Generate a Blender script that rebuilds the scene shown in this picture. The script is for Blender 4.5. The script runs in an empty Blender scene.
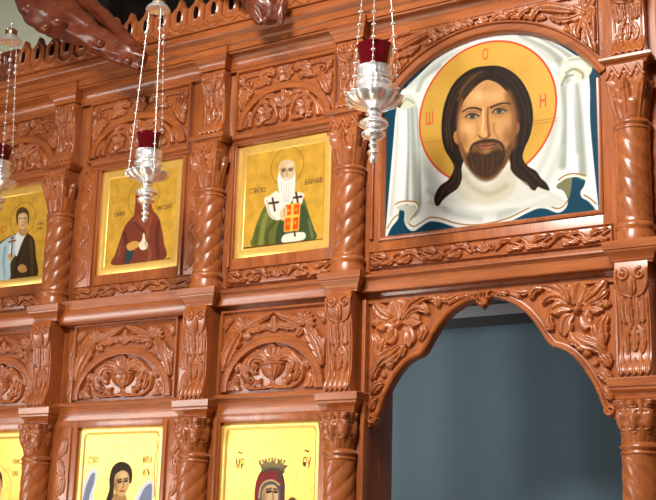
import bpy, bmesh, math, random
import numpy as np
from mathutils import Matrix, Vector
random.seed(7)
rng = np.random.default_rng(7)
SC = bpy.context.scene
COL = SC.collection
PI = math.pi

# ------------------------------------------------------------------ camera
FOC, PITCH, YAW, ROLL = 1214.24, 0.23850656, 0.56363235, 0.02685225
CAM = np.array([0.0, -4.0, 1.6])
_cy, _sy, _cp, _sp = math.cos(YAW), math.sin(YAW), math.cos(PITCH), math.sin(PITCH)
_F = np.array([-_sy*_cp, _cy*_cp, _sp]); _r = np.array([_cy, _sy, 0.0]); _u = np.cross(_r, _F)
_R = math.cos(ROLL)*_r + math.sin(ROLL)*_u
_U = -math.sin(ROLL)*_r + math.cos(ROLL)*_u

def at(u, v, y=0.0):
    """point of the plane Y=y that lies at pixel (u,v) of the 656x500 frame -> (X,Z)"""
    d = _F*FOC + _R*(u-328) - _U*(v-250)
    p = CAM + d*((y-CAM[1])/d[1])
    return float(p[0]), float(p[2])

# ------------------------------------------------------------------ colours / materials
def lin(c):
    c = np.asarray(c, float)/255.0
    return np.where(c <= .04045, c/12.92, ((c+.055)/1.055)**2.4)

def new_mat(name):
    m = bpy.data.materials.new(name); m.use_nodes = True
    nt = m.node_tree; b = nt.nodes['Principled BSDF']
    return m, nt, b

def wood(name, c1, c2, rough=.32, scale=(1, 1, 1), bump=.12, coat=.35):
    m, nt, b = new_mat(name); N = nt.nodes; L = nt.links
    tc = N.new('ShaderNodeTexCoord'); mp = N.new('ShaderNodeMapping'); mp.inputs['Scale'].default_value = scale
    L.new(tc.outputs['Object'], mp.inputs['Vector'])
    n1 = N.new('ShaderNodeTexNoise'); n1.inputs['Scale'].default_value = 9; n1.inputs['Detail'].default_value = 7; n1.inputs['Roughness'].default_value = .62
    L.new(mp.outputs['Vector'], n1.inputs['Vector'])
    n2 = N.new('ShaderNodeTexNoise'); n2.inputs['Scale'].default_value = 70; n2.inputs['Detail'].default_value = 4
    L.new(mp.outputs['Vector'], n2.inputs['Vector'])
    mx = N.new('ShaderNodeMix'); mx.data_type = 'FLOAT'; mx.inputs[0].default_value = .35
    L.new(n1.outputs['Fac'], mx.inputs[2]); L.new(n2.outputs['Fac'], mx.inputs[3])
    cr = N.new('ShaderNodeValToRGB')
    cr.color_ramp.elements[0].position = .34; cr.color_ramp.elements[0].color = (*c1, 1)
    cr.color_ramp.elements[1].position = .64; cr.color_ramp.elements[1].color = (*c2, 1)
    L.new(mx.outputs[0], cr.inputs['Fac']); L.new(cr.outputs['Color'], b.inputs['Base Color'])
    b.inputs['Roughness'].default_value = rough
    b.inputs['Coat Weight'].default_value = coat; b.inputs['Coat Roughness'].default_value = .16
    bp = N.new('ShaderNodeBump'); bp.inputs['Strength'].default_value = bump; bp.inputs['Distance'].default_value = .004
    L.new(mx.outputs[0], bp.inputs['Height']); L.new(bp.outputs['Normal'], b.inputs['Normal'])
    return m

WC1 = (.235, .055, .0125); WC2 = (.475, .136, .033)
W_H = wood('wood_horizontal', WC1, WC2, scale=(.25, 2.0, 2.4), bump=.05)
W_V = wood('wood_vertical', WC1, WC2, scale=(2.4, 2.0, .25), bump=.05)
W_C = wood('wood_carved', (.25, .060, .0135), (.48, .138, .033), rough=.36, scale=(1.0, 1.0, .7), bump=.04, coat=.35)
W_D = wood('wood_dragon', (.10, .018, .007), (.25, .052, .016), rough=.3, scale=(2.5, 2.5, 2.5), bump=.9, coat=.5)
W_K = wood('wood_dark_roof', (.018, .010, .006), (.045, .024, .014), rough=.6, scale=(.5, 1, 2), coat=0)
W_HOLE = wood('wood_hole_shade', (.03, .008, .003), (.06, .015, .006), rough=.6, coat=0)  # darkened wood that puts the shade into the crest holes

def plain(name, c, rough=.5, metal=0.0, var=.0, nscale=8, spec=.5):
    m, nt, b = new_mat(name); N = nt.nodes; L = nt.links
    tc = N.new('ShaderNodeTexCoord'); n = N.new('ShaderNodeTexNoise'); n.inputs['Scale'].default_value = nscale; n.inputs['Detail'].default_value = 5
    L.new(tc.outputs['Object'], n.inputs['Vector'])
    cr = N.new('ShaderNodeValToRGB')
    a = np.asarray(c, float)
    cr.color_ramp.elements[0].position = .3; cr.color_ramp.elements[0].color = (*(a*(1-var)), 1)
    cr.color_ramp.elements[1].position = .7; cr.color_ramp.elements[1].color = (*np.minimum(a*(1+var), 1), 1)
    L.new(n.outputs['Fac'], cr.inputs['Fac']); L.new(cr.outputs['Color'], b.inputs['Base Color'])
    b.inputs['Roughness'].default_value = rough; b.inputs['Metallic'].default_value = metal
    b.inputs['Specular IOR Level'].default_value = spec
    return m

M_WALL = plain('plaster_grey_green', lin((168, 168, 146)), .9, var=.06, nscale=2)
M_CURT = plain('curtain_cloth', lin((88, 108, 116)), .85, var=.10, nscale=1.6, spec=.2)
M_RAIL = plain('rail_grey', lin((112, 112, 114)), .7, var=.08)
M_GAP = plain('gap_shade', lin((30, 28, 30)), .9, var=.1)  # dark colour standing in for the shade of the gaps around the rail
M_FLOOR = plain('stone_floor', lin((150, 135, 115)), .5, var=.12, nscale=3)
M_SILV = plain('silver', (.97, .94, .94), .27, .72, var=.05, nscale=40)
M_SILV2 = plain('silver_worn', (.95, .91, .89), .33, .72, var=.1, nscale=60)
M_BRASS = plain('brass', (.62, .42, .18), .28, 1.0, var=.08, nscale=40)
M_GOLD = plain('gold_leaf', (.88, .54, .12), .32, .4, var=.07, nscale=14)
M_GOLD.node_tree.nodes['Principled BSDF'].inputs['Coat Weight'].default_value = .25; M_GOLD.node_tree.nodes['Principled BSDF'].inputs['Coat Roughness'].default_value = .2
M_INK_D = plain('ink_dark', lin((96, 52, 22)), .7)
M_INK_R = plain('ink_red', lin((205, 62, 30)), .7)

def glass_red():
    m, nt, b = new_mat('red_glass')
    b.inputs['Base Color'].default_value = (.20, .005, .012, 1)
    b.inputs['Roughness'].default_value = .06
    b.inputs['Transmission Weight'].default_value = .55
    b.inputs['IOR'].default_value = 1.45
    return m
M_GLASS = glass_red()

def paint_mat():
    m, nt, b = new_mat('icon_paint'); N = nt.nodes; L = nt.links
    a = N.new('ShaderNodeAttribute'); a.attribute_name = 'paint'
    g = N.new('ShaderNodeAttribute'); g.attribute_name = 'gilt'
    tc = N.new('ShaderNodeTexCoord'); n = N.new('ShaderNodeTexNoise'); n.inputs['Scale'].default_value = 22; n.inputs['Detail'].default_value = 6
    L.new(tc.outputs['Object'], n.inputs['Vector'])
    mr = N.new('ShaderNodeMapRange'); mr.inputs['To Min'].default_value = .82; mr.inputs['To Max'].default_value = 1.16
    mr.inputs['From Min'].default_value = .3; mr.inputs['From Max'].default_value = .7
    L.new(n.outputs['Fac'], mr.inputs['Value'])
    mm = N.new('ShaderNodeMix'); mm.data_type = 'FLOAT'; mm.inputs[2].default_value = 1.0
    L.new(g.outputs['Fac'], mm.inputs[0]); L.new(mr.outputs['Result'], mm.inputs[3])
    vm = N.new('ShaderNodeVectorMath'); vm.operation = 'SCALE'
    L.new(a.outputs['Color'], vm.inputs[0]); L.new(mm.outputs[0], vm.inputs['Scale'])
    L.new(vm.outputs['Vector'], b.inputs['Base Color'])
    k = N.new('ShaderNodeMath'); k.operation = 'MULTIPLY'; k.inputs[1].default_value = .36
    L.new(g.outputs['Fac'], k.inputs[0]); L.new(k.outputs[0], b.inputs['Metallic'])
    rm = N.new('ShaderNodeMapRange'); rm.inputs['To Min'].default_value = .5; rm.inputs['To Max'].default_value = .3
    L.new(g.outputs['Fac'], rm.inputs['Value']); L.new(rm.outputs['Result'], b.inputs['Roughness'])
    b.inputs['Specular IOR Level'].default_value = .10
    kc = N.new('ShaderNodeMath'); kc.operation = 'MULTIPLY'; kc.inputs[1].default_value = .4
    L.new(g.outputs['Fac'], kc.inputs[0]); L.new(kc.outputs[0], b.inputs['Coat Weight']); b.inputs['Coat Roughness'].default_value = .22
    return m
M_PAINT = paint_mat()

# ------------------------------------------------------------------ objects
def thing(name, label, cat, loc=(0, 0, 0), group=None):
    o = bpy.data.objects.new(name, None); COL.objects.link(o)
    o.empty_display_size = .05
    o.location = loc; o['label'] = label; o['category'] = cat
    if group: o['group'] = group
    return o

def tag(o, label, cat, group=None):
    o['label'] = label; o['category'] = cat
    if group: o['group'] = group
    return o

def root_loc(p):
    l = Vector((0, 0, 0))
    while p is not None:
        l = l + p.location; p = p.parent
    return l

def mk(name, V, F, mat, parent=None, ang=40, label=None):
    """link world-space vertices and faces as ONE mesh object"""
    V = np.asarray(V, float).reshape(-1, 3)
    if parent is not None:
        V = V - np.array(root_loc(parent))
        org = np.zeros(3)
    else:
        org = np.array([V[:, 0].mean(), V[:, 1].mean(), V[:, 2].min()]); V = V - org
    me = bpy.data.meshes.new(name)
    me.from_pydata(V.tolist(), [], F if isinstance(F, list) else F.tolist())
    me.polygons.foreach_set('use_smooth', np.ones(len(me.polygons), bool))
    try: me.set_sharp_from_angle(angle=math.radians(ang))
    except Exception: pass
    me.materials.append(mat); me.update()
    o = bpy.data.objects.new(name, me); COL.objects.link(o)
    if parent is not None: o.parent = parent
    else: o.location = org
    if label: o['label'] = label
    return o

def struct(o):
    o['kind'] = 'structure'; return o

def dup(root, dloc, label=None, group=None):
    c = root.copy(); COL.objects.link(c)
    c.location = root.location + Vector(dloc)
    if label: c['label'] = label
    if group: c['group'] = group
    for ch in list(root.children):
        d = ch.copy(); COL.objects.link(d); d.parent = c
        for g in list(ch.children):
            e = g.copy(); COL.objects.link(e); e.parent = d
    return c

class MB:
    def __init__(s): s.V = []; s.F = []; s.n = 0
    def add(s, V, F):
        V = np.asarray(V, float).reshape(-1, 3)
        s.V.append(V)
        n = s.n
        s.F.extend([tuple(int(i)+n for i in f) for f in F]); s.n += len(V)
        return s
    def box(s, x0, x1, y0, y1, z0, z1, bev=.003):
        bm = bmesh.new(); bmesh.ops.create_cube(bm, size=1)
        bmesh.ops.scale(bm, vec=(x1-x0, y1-y0, z1-z0), verts=bm.verts)
        bmesh.ops.translate(bm, vec=((x0+x1)/2, (y0+y1)/2, (z0+z1)/2), verts=bm.verts)
        if bev > 0: bmesh.ops.bevel(bm, geom=bm.edges[:], offset=min(bev, .3*min(x1-x0, y1-y0, z1-z0)), segments=2, affect='EDGES', profile=.6)
        bm.verts.index_update()
        s.add([v.co[:] for v in bm.verts], [[v.index for v in f.verts] for f in bm.faces]); bm.free()
        return s
    def lathe(s, prof, c, n=24, sx=1, sy=1, mod=None, a0=0, a1=2*PI):
        """prof: (r,z) list about the vertical axis through c=(x,y,z)"""
        full = abs(a1-a0-2*PI) < 1e-6
        m = n if full else n+1
        V = []; F = []
        for r, z in prof:
            for k in range(m):
                a = a0+(a1-a0)*k/n
                rr = r*(mod(a, z) if mod else 1)
                V.append((c[0]+rr*math.cos(a)*sx, c[1]+rr*math.sin(a)*sy, c[2]+z))
        for i in range(len(prof)-1):
            for k in range(n):
                k2 = (k+1) % m
                F.append((i*m+k, i*m+k2, (i+1)*m+k2, (i+1)*m+k))
        if full:
            if prof[0][0] > 1e-5: F.append(tuple(range(m))[::-1])
            if prof[-1][0] > 1e-5: F.append(tuple((len(prof)-1)*m+k for k in range(m)))
        return s.add(V, F)
    def sphere(s, c, r, n=10, sz=1):
        return s.lathe([(r*math.sin(PI*i/n), -r*sz*math.cos(PI*i/n)) for i in range(n+1)], c, n=max(8, n+2))
    def sweep(s, path, prof, fn, closed=False):
        """path (a,b) with right-hand mitred offsets; prof (offset, depth); fn(a,b,depth)->xyz"""
        P = [np.array(p, float) for p in path]; n = len(P); V = []; F = []
        for i in range(n):
            ts = []
            if closed or i > 0: ts.append((P[i]-P[i-1])/np.linalg.norm(P[i]-P[i-1]))
            if closed or i < n-1: ts.append((P[(i+1) % n]-P[i])/np.linalg.norm(P[(i+1) % n]-P[i]))
            ns = [np.array([t[1], -t[0]]) for t in ts]
            nn = sum(ns); nn = nn/max(1e-6, np.linalg.norm(nn)); nn = nn/max(.3, float(nn@ns[0]))
            for o, d in prof:
                q = P[i]+nn*o
                V.append(fn(q[0], q[1], d))
        m = len(prof)
        for i in range(n if closed else n-1):
            j = (i+1) % n
            for k in range(m-1):
                F.append((i*m+k, j*m+k, j*m+k+1, i*m+k+1))
        if not closed:
            F.append(tuple(range(m))); F.append(tuple((n-1)*m+k for k in range(m))[::-1])
        return s.add(V, F)
    def tube(s, P, R, n=10, flat=1.0):
        """round tube through 3D points with radii"""
        P = [np.array(p, float) for p in P]; V = []; F = []
        R = R if hasattr(R, '__len__') else [R]*len(P)
        up = np.array([0, -1.0, 0])
        for i, p in enumerate(P):
            t = P[min(i+1, len(P)-1)]-P[max(i-1, 0)]; t = t/np.linalg.norm(t)
            a = np.cross(t, up); 
            if np.linalg.norm(a) < 1e-3: a = np.cross(t, np.array([1.0, 0, 0]))
            a = a/np.linalg.norm(a); b = np.cross(a, t)
            for k in range(n):
                w = 2*PI*k/n
                V.append(p+R[i]*(a*math.cos(w)+b*math.sin(w)*flat))
        for i in range(len(P)-1):
            for k in range(n):
                F.append((i*n+k, i*n+(k+1) % n, (i+1)*n+(k+1) % n, (i+1)*n+k))
        F.append(tuple(range(n))[::-1]); F.append(tuple((len(P)-1)*n+k for k in range(n)))
        return s.add(V, F)
    def build(s, name, mat, parent=None, ang=40, label=None):
        return mk(name, np.concatenate(s.V), s.F, mat, parent, ang, label)

XZ = lambda a, b, d: (a, d, b)
XY = lambda a, b, d: (a, b, d)

def spline(pts, n=8, closed=False):
    P = np.array(pts, float)
    m = len(P)
    if m < 3 and not closed:
        t = np.linspace(0, 1, n*2)[:, None]; return P[0]*(1-t)+P[-1]*t
    out = []
    rngi = range(m if closed else m-1)
    for i in rngi:
        if closed: p0, p1, p2, p3 = P[i-1], P[i], P[(i+1) % m], P[(i+2) % m]
        else:
            p1, p2 = P[i], P[i+1]
            p0 = P[i-1] if i > 0 else 2*p1-p2
            p3 = P[i+2] if i+2 < m else 2*p2-p1
        for k in range(n):
            t = k/n
            out.append(.5*((2*p1)+(-p0+p2)*t+(2*p0-5*p1+4*p2-p3)*t*t+(-p0+3*p1-3*p2+p3)*t**3))
    if not closed: out.append(P[-1])
    return np.array(out)

# ------------------------------------------------------------------ carved relief
class Relief:
    """carving cut out of a board: strokes, leaves, balls raised over a ground plane"""
    def __init__(s, cell=.0026, kw=1.25, kh=1.3): s.c = cell; s.items = []; s.kw = kw; s.kh = kh
    def leaf(s, pts, w, H, kind='leaf', n=5, taper=.75):
        s.items.append(('s', spline(pts, 7), w*s.kw, H*s.kh, kind, n, taper)); return s
    def stem(s, pts, w, H=None, taper=.5):
        return s.leaf(pts, w, H or w*.9, 'stem', 0, taper)
    def spiral(s, cx, cz, r, turns, a0, sgn, w, H=None, pre=None, taper=.45):
        p = [] if pre is None else list(pre)
        N = int(10*turns)+2
        for i in range(N):
            t = i/(N-1); a = a0+sgn*turns*2*PI*t; rr = r*(1-.86*t)
            p.append((cx+rr*math.cos(a), cz+rr*math.sin(a)))
        s.items.append(('s', spline(p, 4), w, H or w*.9, 'stem', 0, taper)); return s
    def ball(s, cx, cz, r, H=None):
        s.items.append(('b', (cx, cz), r, H or r*.8)); return s
    def rosette(s, cx, cz, r, n, H, a0=0.0, core=.24):
        for k in range(n):
            a = a0+2*PI*k/n
            s.leaf([(cx+.18*r*math.cos(a), cz+.18*r*math.sin(a)), (cx+.6*r*math.cos(a), cz+.6*r*math.sin(a)), (cx+r*math.cos(a), cz+r*math.sin(a))], r*2.2/n if n > 5 else r*.36, H, 'petal', 3)
        return s.ball(cx, cz, r*core, H*1.15)
    def palmette(s, cx, cz, r, a0, a1, n, H, w=None):
        for k in range(n):
            a = a0+(a1-a0)*k/max(1, n-1)
            rr = r*(1-.25*abs(2*k/max(1, n-1)-1))
            s.leaf([(cx, cz), (cx+.5*rr*math.cos(a), cz+.5*rr*math.sin(a)), (cx+rr*math.cos(a), cz+rr*math.sin(a))], w or r*.16, H, 'petal', 2)
        return s
    def height(s, X, Z):
        h = np.full(X.shape, -.0015)
        for it in s.items:
            if it[0] == 'b':
                _, (cx, cz), r, H = it
                d2 = ((X-cx)**2+(Z-cz)**2)/r**2
                m = d2 < 1
                hh = np.where(m, H*np.sqrt(np.clip(1-d2, 0, 1)), -1)
                h = np.maximum(h, hh); continue
            _, P, w, H, kind, n, taper = it
            lo = P.min(0)-w*1.1; hi = P.max(0)+w*1.1
            bb = (X >= lo[0]) & (X <= hi[0]) & (Z >= lo[1]) & (Z <= hi[1])
            if not bb.any(): continue
            x = X[bb]; z = Z[bb]
            seg = P[1:]-P[:-1]; sl = np.hypot(seg[:, 0], seg[:, 1])+1e-9; cum = np.concatenate([[0], np.cumsum(sl)]); L = cum[-1]
            best = np.full(x.shape, 9.0); bt = np.zeros(x.shape); bs = np.zeros(x.shape)
            for i in range(len(seg)):
                dx = x-P[i, 0]; dz = z-P[i, 1]
                k = np.clip((dx*seg[i, 0]+dz*seg[i, 1])/sl[i]**2, 0, 1)
                ex = dx-k*seg[i, 0]; ez = dz-k*seg[i, 1]; d = np.hypot(ex, ez)
                b = d < best
                best = np.where(b, d, best); bt = np.where(b, (cum[i]+k*sl[i])/L, bt)
                bs = np.where(b, np.sign(seg[i, 0]*dz-seg[i, 1]*dx), bs)
            t = bt
            if kind == 'stem': wt = w*(1-taper*t)
            elif kind == 'band': wt = w*np.ones_like(t)
            elif kind == 'petal': wt = w*np.power(np.clip(4*t*(1-t)+.05, 0, 1), .5)*(.55+.6*t)
            else:
                wt = 1.28*w*np.power(np.clip(3.6*np.power(t, .85)*(1-t)+.03, 0, 1), .62)
                if n: wt = wt*(1-.26*((n*t) % 1)**1.5*(t < .93))
            u = best/np.maximum(wt, 1e-5)
            e = np.sqrt(np.clip(1-u*u, 0, 1))
            if kind == 'stem': hh = H*(1-taper*.5*t)*e
            elif kind == 'band': hh = H*np.clip((1-u)*4, 0, 1)
            elif kind == 'petal': hh = H*e**.7*(.55+.45*t)*(1-.42*np.exp(-(best/(w*.28))**2))
            else:
                hh = 1.1*H*e**.55*(.62+.38*np.abs(np.sin(PI*(1.5*u+.5-.35*t))))*(.70+.45*np.sin(PI*np.clip(t, 0, 1))**.5-.12*bs*u)
            hh = np.where(u < 1, hh, -1)
            h[bb] = np.maximum(h[bb], hh)
        return h
    def build(s, name, ybase, parent, mat=None, keep=None, label=None):
        lo = np.array([9e9, 9e9]); hi = -lo
        for it in s.items:
            if it[0] == 'b': a = np.array(it[1]); r = it[2]; lo = np.minimum(lo, a-r); hi = np.maximum(hi, a+r)
            else: lo = np.minimum(lo, it[1].min(0)-it[2]*1.1); hi = np.maximum(hi, it[1].max(0)+it[2]*1.1)
        nx = int((hi[0]-lo[0])/s.c)+2; nz = int((hi[1]-lo[1])/s.c)+2
        xs = lo[0]+s.c*np.arange(nx); zs = lo[1]+s.c*np.arange(nz)
        X, Z = np.meshgrid(xs, zs)
        H = s.height(X, Z)
        if keep is not None: H = np.where(keep(X, Z), H, -.0015)
        return grid_obj(name, X, ybase-H, Z, H > 0, mat or W_C, parent, label)

def grid_obj(name, X, Y, Z, mask, mat, parent, label=None, ang=75):
    nz, nx = X.shape
    idx = np.arange(nx*nz).reshape(nz, nx)
    if mask is None: q = np.ones((nz-1, nx-1), bool)
    else: q = mask[:-1, :-1] | mask[1:, :-1] | mask[:-1, 1:] | mask[1:, 1:]
    F = np.stack([idx[:-1, :-1][q], idx[:-1, 1:][q], idx[1:, 1:][q], idx[1:, :-1][q]], 1)
    V = np.stack([X.ravel(), Y.ravel(), Z.ravel()], 1)
    used = np.unique(F); mp = np.full(nx*nz, -1); mp[used] = np.arange(len(used))
    return mk(name, V[used], mp[F].tolist(), mat, parent, ang, label)

# ------------------------------------------------------------------ icon painting
class Paint:
    def __init__(s, x0, x1, z0, z1, cell, y, base, gilt=0.0):
        s.x0, s.z0, s.c, s.y = x0, z0, cell, y
        s.nx = int(round((x1-x0)/cell))+1; s.nz = int(round((z1-z0)/cell))+1
        s.X, s.Z = np.meshgrid(np.linspace(x0, x1, s.nx), np.linspace(z0, z1, s.nz))
        s.col = np.zeros((s.nz, s.nx, 3)); s.col[:] = np.array(base, float); s.g = np.full((s.nz, s.nx), float(gilt))
        s.off = None
    def w(s, pts):
        return np.array([at(u, v, s.y) for u, v in pts])
    def _blend(s, sl, m, color, gilt):
        m3 = m[..., None]
        s.col[sl] = s.col[sl]*(1-m3)+np.asarray(color, float)*m3
        s.g[sl] = s.g[sl]*(1-m)+gilt*m
    def _bb(s, P, pad):
        i0 = max(0, int((P[:, 0].min()-pad-s.x0)/s.c)); i1 = min(s.nx, int((P[:, 0].max()+pad-s.x0)/s.c)+2)
        j0 = max(0, int((P[:, 1].min()-pad-s.z0)/s.c)); j1 = min(s.nz, int((P[:, 1].max()+pad-s.z0)/s.c)+2)
        return (slice(j0, j1), slice(i0, i1)) if i1 > i0 and j1 > j0 else None
    def fill(s, pts, color, soft=.7, alpha=1.0, smooth=True, gilt=0.0, world=False, n=6):
        P = np.array(pts, float) if world else s.w(pts)
        if smooth: P = spline(P, n, True)
        sf = soft*.0043
        sl = s._bb(P, sf)
        if sl is None: return
        x = s.X[sl]; z = s.Z[sl]
        d = np.full(x.shape, 9.0); ins = np.zeros(x.shape, bool)
        Q = np.roll(P, -1, 0)
        for a, b in zip(P, Q):
            e = b-a; l2 = e@e+1e-12
            k = np.clip(((x-a[0])*e[0]+(z-a[1])*e[1])/l2, 0, 1)
            d = np.minimum(d, (x-a[0]-k*e[0])**2+(z-a[1]-k*e[1])**2)
            if a[1] != b[1]:
                c = (a[1] > z) != (b[1] > z)
                xi = a[0]+(z-a[1])/(b[1]-a[1])*e[0]
                ins ^= c & (x < xi)
        sd = np.sqrt(d)*np.where(ins, -1, 1)
        m = np.clip(.5-sd/max(sf, 1e-5), 0, 1); m = m*m*(3-2*m)*alpha
        s._blend(sl, m, color, gilt)
    def stroke(s, pts, w, color, soft=.7, alpha=1.0, smooth=True, gilt=0.0, world=False):
        P = np.array(pts, float) if world else s.w(pts)
        if smooth and len(P) > 2: P = spline(P, 6)
        w0, w1 = (w if hasattr(w, '__len__') else (w, w)); w0 *= .0043/2; w1 *= .0043/2; sf = soft*.0043
        sl = s._bb(P, max(w0, w1)+sf)
        if sl is None: return
        x = s.X[sl]; z = s.Z[sl]; best = np.full(x.shape, 9.0); bt = np.zeros(x.shape)
        for i in range(len(P)-1):
            e = P[i+1]-P[i]; l2 = e@e+1e-12
            k = np.clip(((x-P[i, 0])*e[0]+(z-P[i, 1])*e[1])/l2, 0, 1)
            d = np.hypot(x-P[i, 0]-k*e[0], z-P[i, 1]-k*e[1])
            b = d < best; best = np.where(b, d, best); bt = np.where(b, (i+k)/(len(P)-1), bt)
        ww = w0+(w1-w0)*bt
        m = np.clip(.5-(best-ww)/sf, 0, 1); m = m*m*(3-2*m)*alpha
        s._blend(sl, m, color, gilt)
    def blob(s, c, rx, ry, color, alpha=1.0, rot=0.0):
        """soft round dab; radii in photo pixels"""
        X0, Z0 = at(c[0], c[1], s.y); k = .0043
        dx = (s.X-X0)/k; dz = (s.Z-Z0)/k
        cr, sr = math.cos(rot), math.sin(rot)
        a = (dx*cr+dz*sr)/rx; b = (-dx*sr+dz*cr)/ry
        m = np.exp(-(a*a+b*b))*alpha
        s._blend((slice(None), slice(None)), m, color, 0.0)
    def circle(s, X0, Z0, r, color, gilt=0.0, soft=.7, ring=None, alpha=1.0):
        d = np.hypot(s.X-X0, s.Z-Z0); sf = soft*.0043
        m = np.clip(.5-(d-r)/sf, 0, 1) if ring is None else np.clip(.5-(np.abs(d-r)-ring*.0043/2)/sf, 0, 1)
        s._blend((slice(None), slice(None)), m*alpha, color, gilt)
    def build(s, name, parent, y=None):
        Y = np.full(s.X.shape, s.y if y is None else y)
        o = grid_obj(name, s.X, Y, s.Z, None, M_PAINT, parent)
        me = o.data
        ca = me.attributes.new('paint', 'FLOAT_COLOR', 'POINT')
        rgba = np.ones((s.nx*s.nz, 4), np.float32); rgba[:, :3] = lin(np.clip(s.col, 0, 255)).reshape(-1, 3)
        ca.data.foreach_set('color', rgba.ravel())
        ga = me.attributes.new('gilt', 'FLOAT', 'POINT'); ga.data.foreach_set('value', s.g.astype(np.float32).ravel())
        return o

def text(name, body, x, z, h, y, mat, parent, sx=.62, align='CENTER'):
    cu = bpy.data.curves.new(name, 'FONT'); cu.body = body; cu.size = h*1.38; cu.align_x = align; cu.extrude = .0004
    cu.space_line = 1.0
    tmp = bpy.data.objects.new('tmp', cu); COL.objects.link(tmp)
    bpy.context.view_layer.update()
    dg = bpy.context.evaluated_depsgraph_get()
    me = bpy.data.meshes.new_from_object(tmp.evaluated_get(dg)); bpy.data.objects.remove(tmp); bpy.data.curves.remove(cu)
    V = np.array([v.co[:] for v in me.vertices]); F = [tuple(p.vertices) for p in me.polygons]
    bpy.data.meshes.remove(me)
    W = np.stack([x+V[:, 0]*sx, y-V[:, 2], z+V[:, 1]], 1)
    return mk(name, W, F, mat, parent)

# ================================================================== LAYOUT
XC = [-3.976, -3.099, -2.405, -1.257]                 # column axes
ICX = [-4.29, -3.5315, -2.756]                      # icon centres
IW, IH = .4785, .498
UZ0, UZ1 = 2.758, 3.256                             # upper icon row
LZ0, LZ1 = 1.10, 2.070                              # lower icon row
MX = -1.8315                                        # axis of the door bay
DX0, DX1 = MX-.5035, MX+.5015                       # door opening
TOPZ = 3.60

# ------------------------------------------------------------------ setting
FY = -.015                                          # front of the frame boards
b = MB()
edges = []
xs = [-5.3]
for c in ICX: xs += [c-IW/2, c+IW/2]
b.box(-5.3, ICX[0]-IW/2, FY, .03, 0, 3.76)
b.box(ICX[0]+IW/2, ICX[1]-IW/2, FY, .03, 0, 3.76)
b.box(ICX[1]+IW/2, ICX[2]-IW/2, FY, .03, 0, 3.76)
b.box(ICX[2]+IW/2, DX0, FY, .03, 0, 2.53)
b.box(ICX[2]+IW/2, MX-.4535, FY, .03, 2.53, 3.76)
b.box(DX1, -.55, FY, .03, 0, 2.53)
b.box(MX+.4525, -.55, FY, .03, 2.53, 3.76)
for c in ICX:
    b.box(c-IW/2, c+IW/2, FY, .03, UZ1, 3.76); b.box(c-IW/2, c+IW/2, FY, .03, LZ1, UZ0); b.box(c-IW/2, c+IW/2, FY, .03, 0, LZ0)
b.box(DX0, DX1, FY, .03, 2.517, 2.535); b.box(MX-.4535, MX+.4525, FY, .03, 2.535, 2.763); b.box(MX-.4535, MX+.4525, FY+.008, .03, 3.57, 3.76)
b.box(-5.3, DX0, .03, .05, 0, 3.76, 0); b.box(DX1, -.55, .03, .05, 0, 3.76, 0); b.box(DX0, DX1, .03, .05, 2.515, 3.76, 0)
# the lower tier stands 3 cm proud of the upper one
FL = FY-.03
for xa, xb in ((-5.3, ICX[0]-IW/2), (ICX[0]+IW/2, ICX[1]-IW/2), (ICX[1]+IW/2, ICX[2]-IW/2), (ICX[2]+IW/2, DX0), (DX1, -.55)): b.box(xa, xb, FL, FY+.002, 0, 2.112)
for c in ICX: b.box(c-IW/2, c+IW/2, FL, FY+.002, LZ1, 2.112); b.box(c-IW/2, c+IW/2, FL, FY+.002, 0, LZ0)
struct(b.build('wall_front', W_V))
# door jambs and head of the royal door
struct(MB().box(DX0-.03, DX0, .0, .205, 0, 2.56).build('trim_1', W_V))
struct(MB().box(DX1, DX1+.03, .0, .205, 0, 2.56).build('trim_2', W_V))
struct(MB().box(DX0, DX1, .05, .205, 2.53, 2.56).build('trim_3', W_H))
struct(MB().box(-9.5, 3.5, -4.6, 5.2, -.06, 0, 0).build('floor', M_FLOOR))
struct(MB().box(-11.0, 5.0, 4.2, 4.3, 0, 7.5, 0).build('wall_back', M_WALL))

# narrow frame mouldings standing along the frame boards
def strip(n, x, z0, z1, w=.016, d=.012):
    struct(MB().box(x-w/2, x+w/2, FY-d-(.03 if z0 == 0 else 0), FY+.002, z0, z1, .004).build('trim_%d' % n, W_V))
k = 4
for x, z0, z1 in [(-2.317, 2.765, 3.255), (-2.322, 0.0, 2.52), (-3.268, 2.712, 3.255), (-3.268, 0, 2.09), (-3.790, 2.712, 3.255), (-1.150, 0, 3.6), (-1.095, 0, 3.6), (-3.010, 2.72, 3.255), (-3.010, 0, 2.09)]:
    strip(k, x, z0, z1); k += 1

# ------------------------------------------------------------------ cornices
def cornice(name, label, prof, prof_b, blocks, halfw, x0, x1, proj, special={}):
    """wall moulding per bay + projecting block over every column"""
    t = thing(name, label, 'cornice', ((x0+x1)/2, -.05, min(p[1] for p in prof)))
    ends = [x0]+[v for c in blocks for v in (c-halfw+.01, c+halfw-.01)]+[x1]
    for i in range(0, len(ends), 2):
        MB().sweep([(ends[i], FY), (ends[i+1], FY)], special.get(i//2, prof), XY).build('moulding', W_H, t, 25)
    for c in blocks:
        m = MB().sweep([(c-halfw, FY), (c-halfw, FY-proj), (c+halfw, FY-proj), (c+halfw, FY)], prof_b, XY)
        zt = max(p[1] for p in prof_b); zb = min(p[1] for p in prof_b)
        m.box(c-halfw+.002, c+halfw-.002, FY-proj+.002, FY+.01, zb+.002, zt-.003, 0)
        m.build('column_block', W_H, t, 25)
    return t

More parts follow.
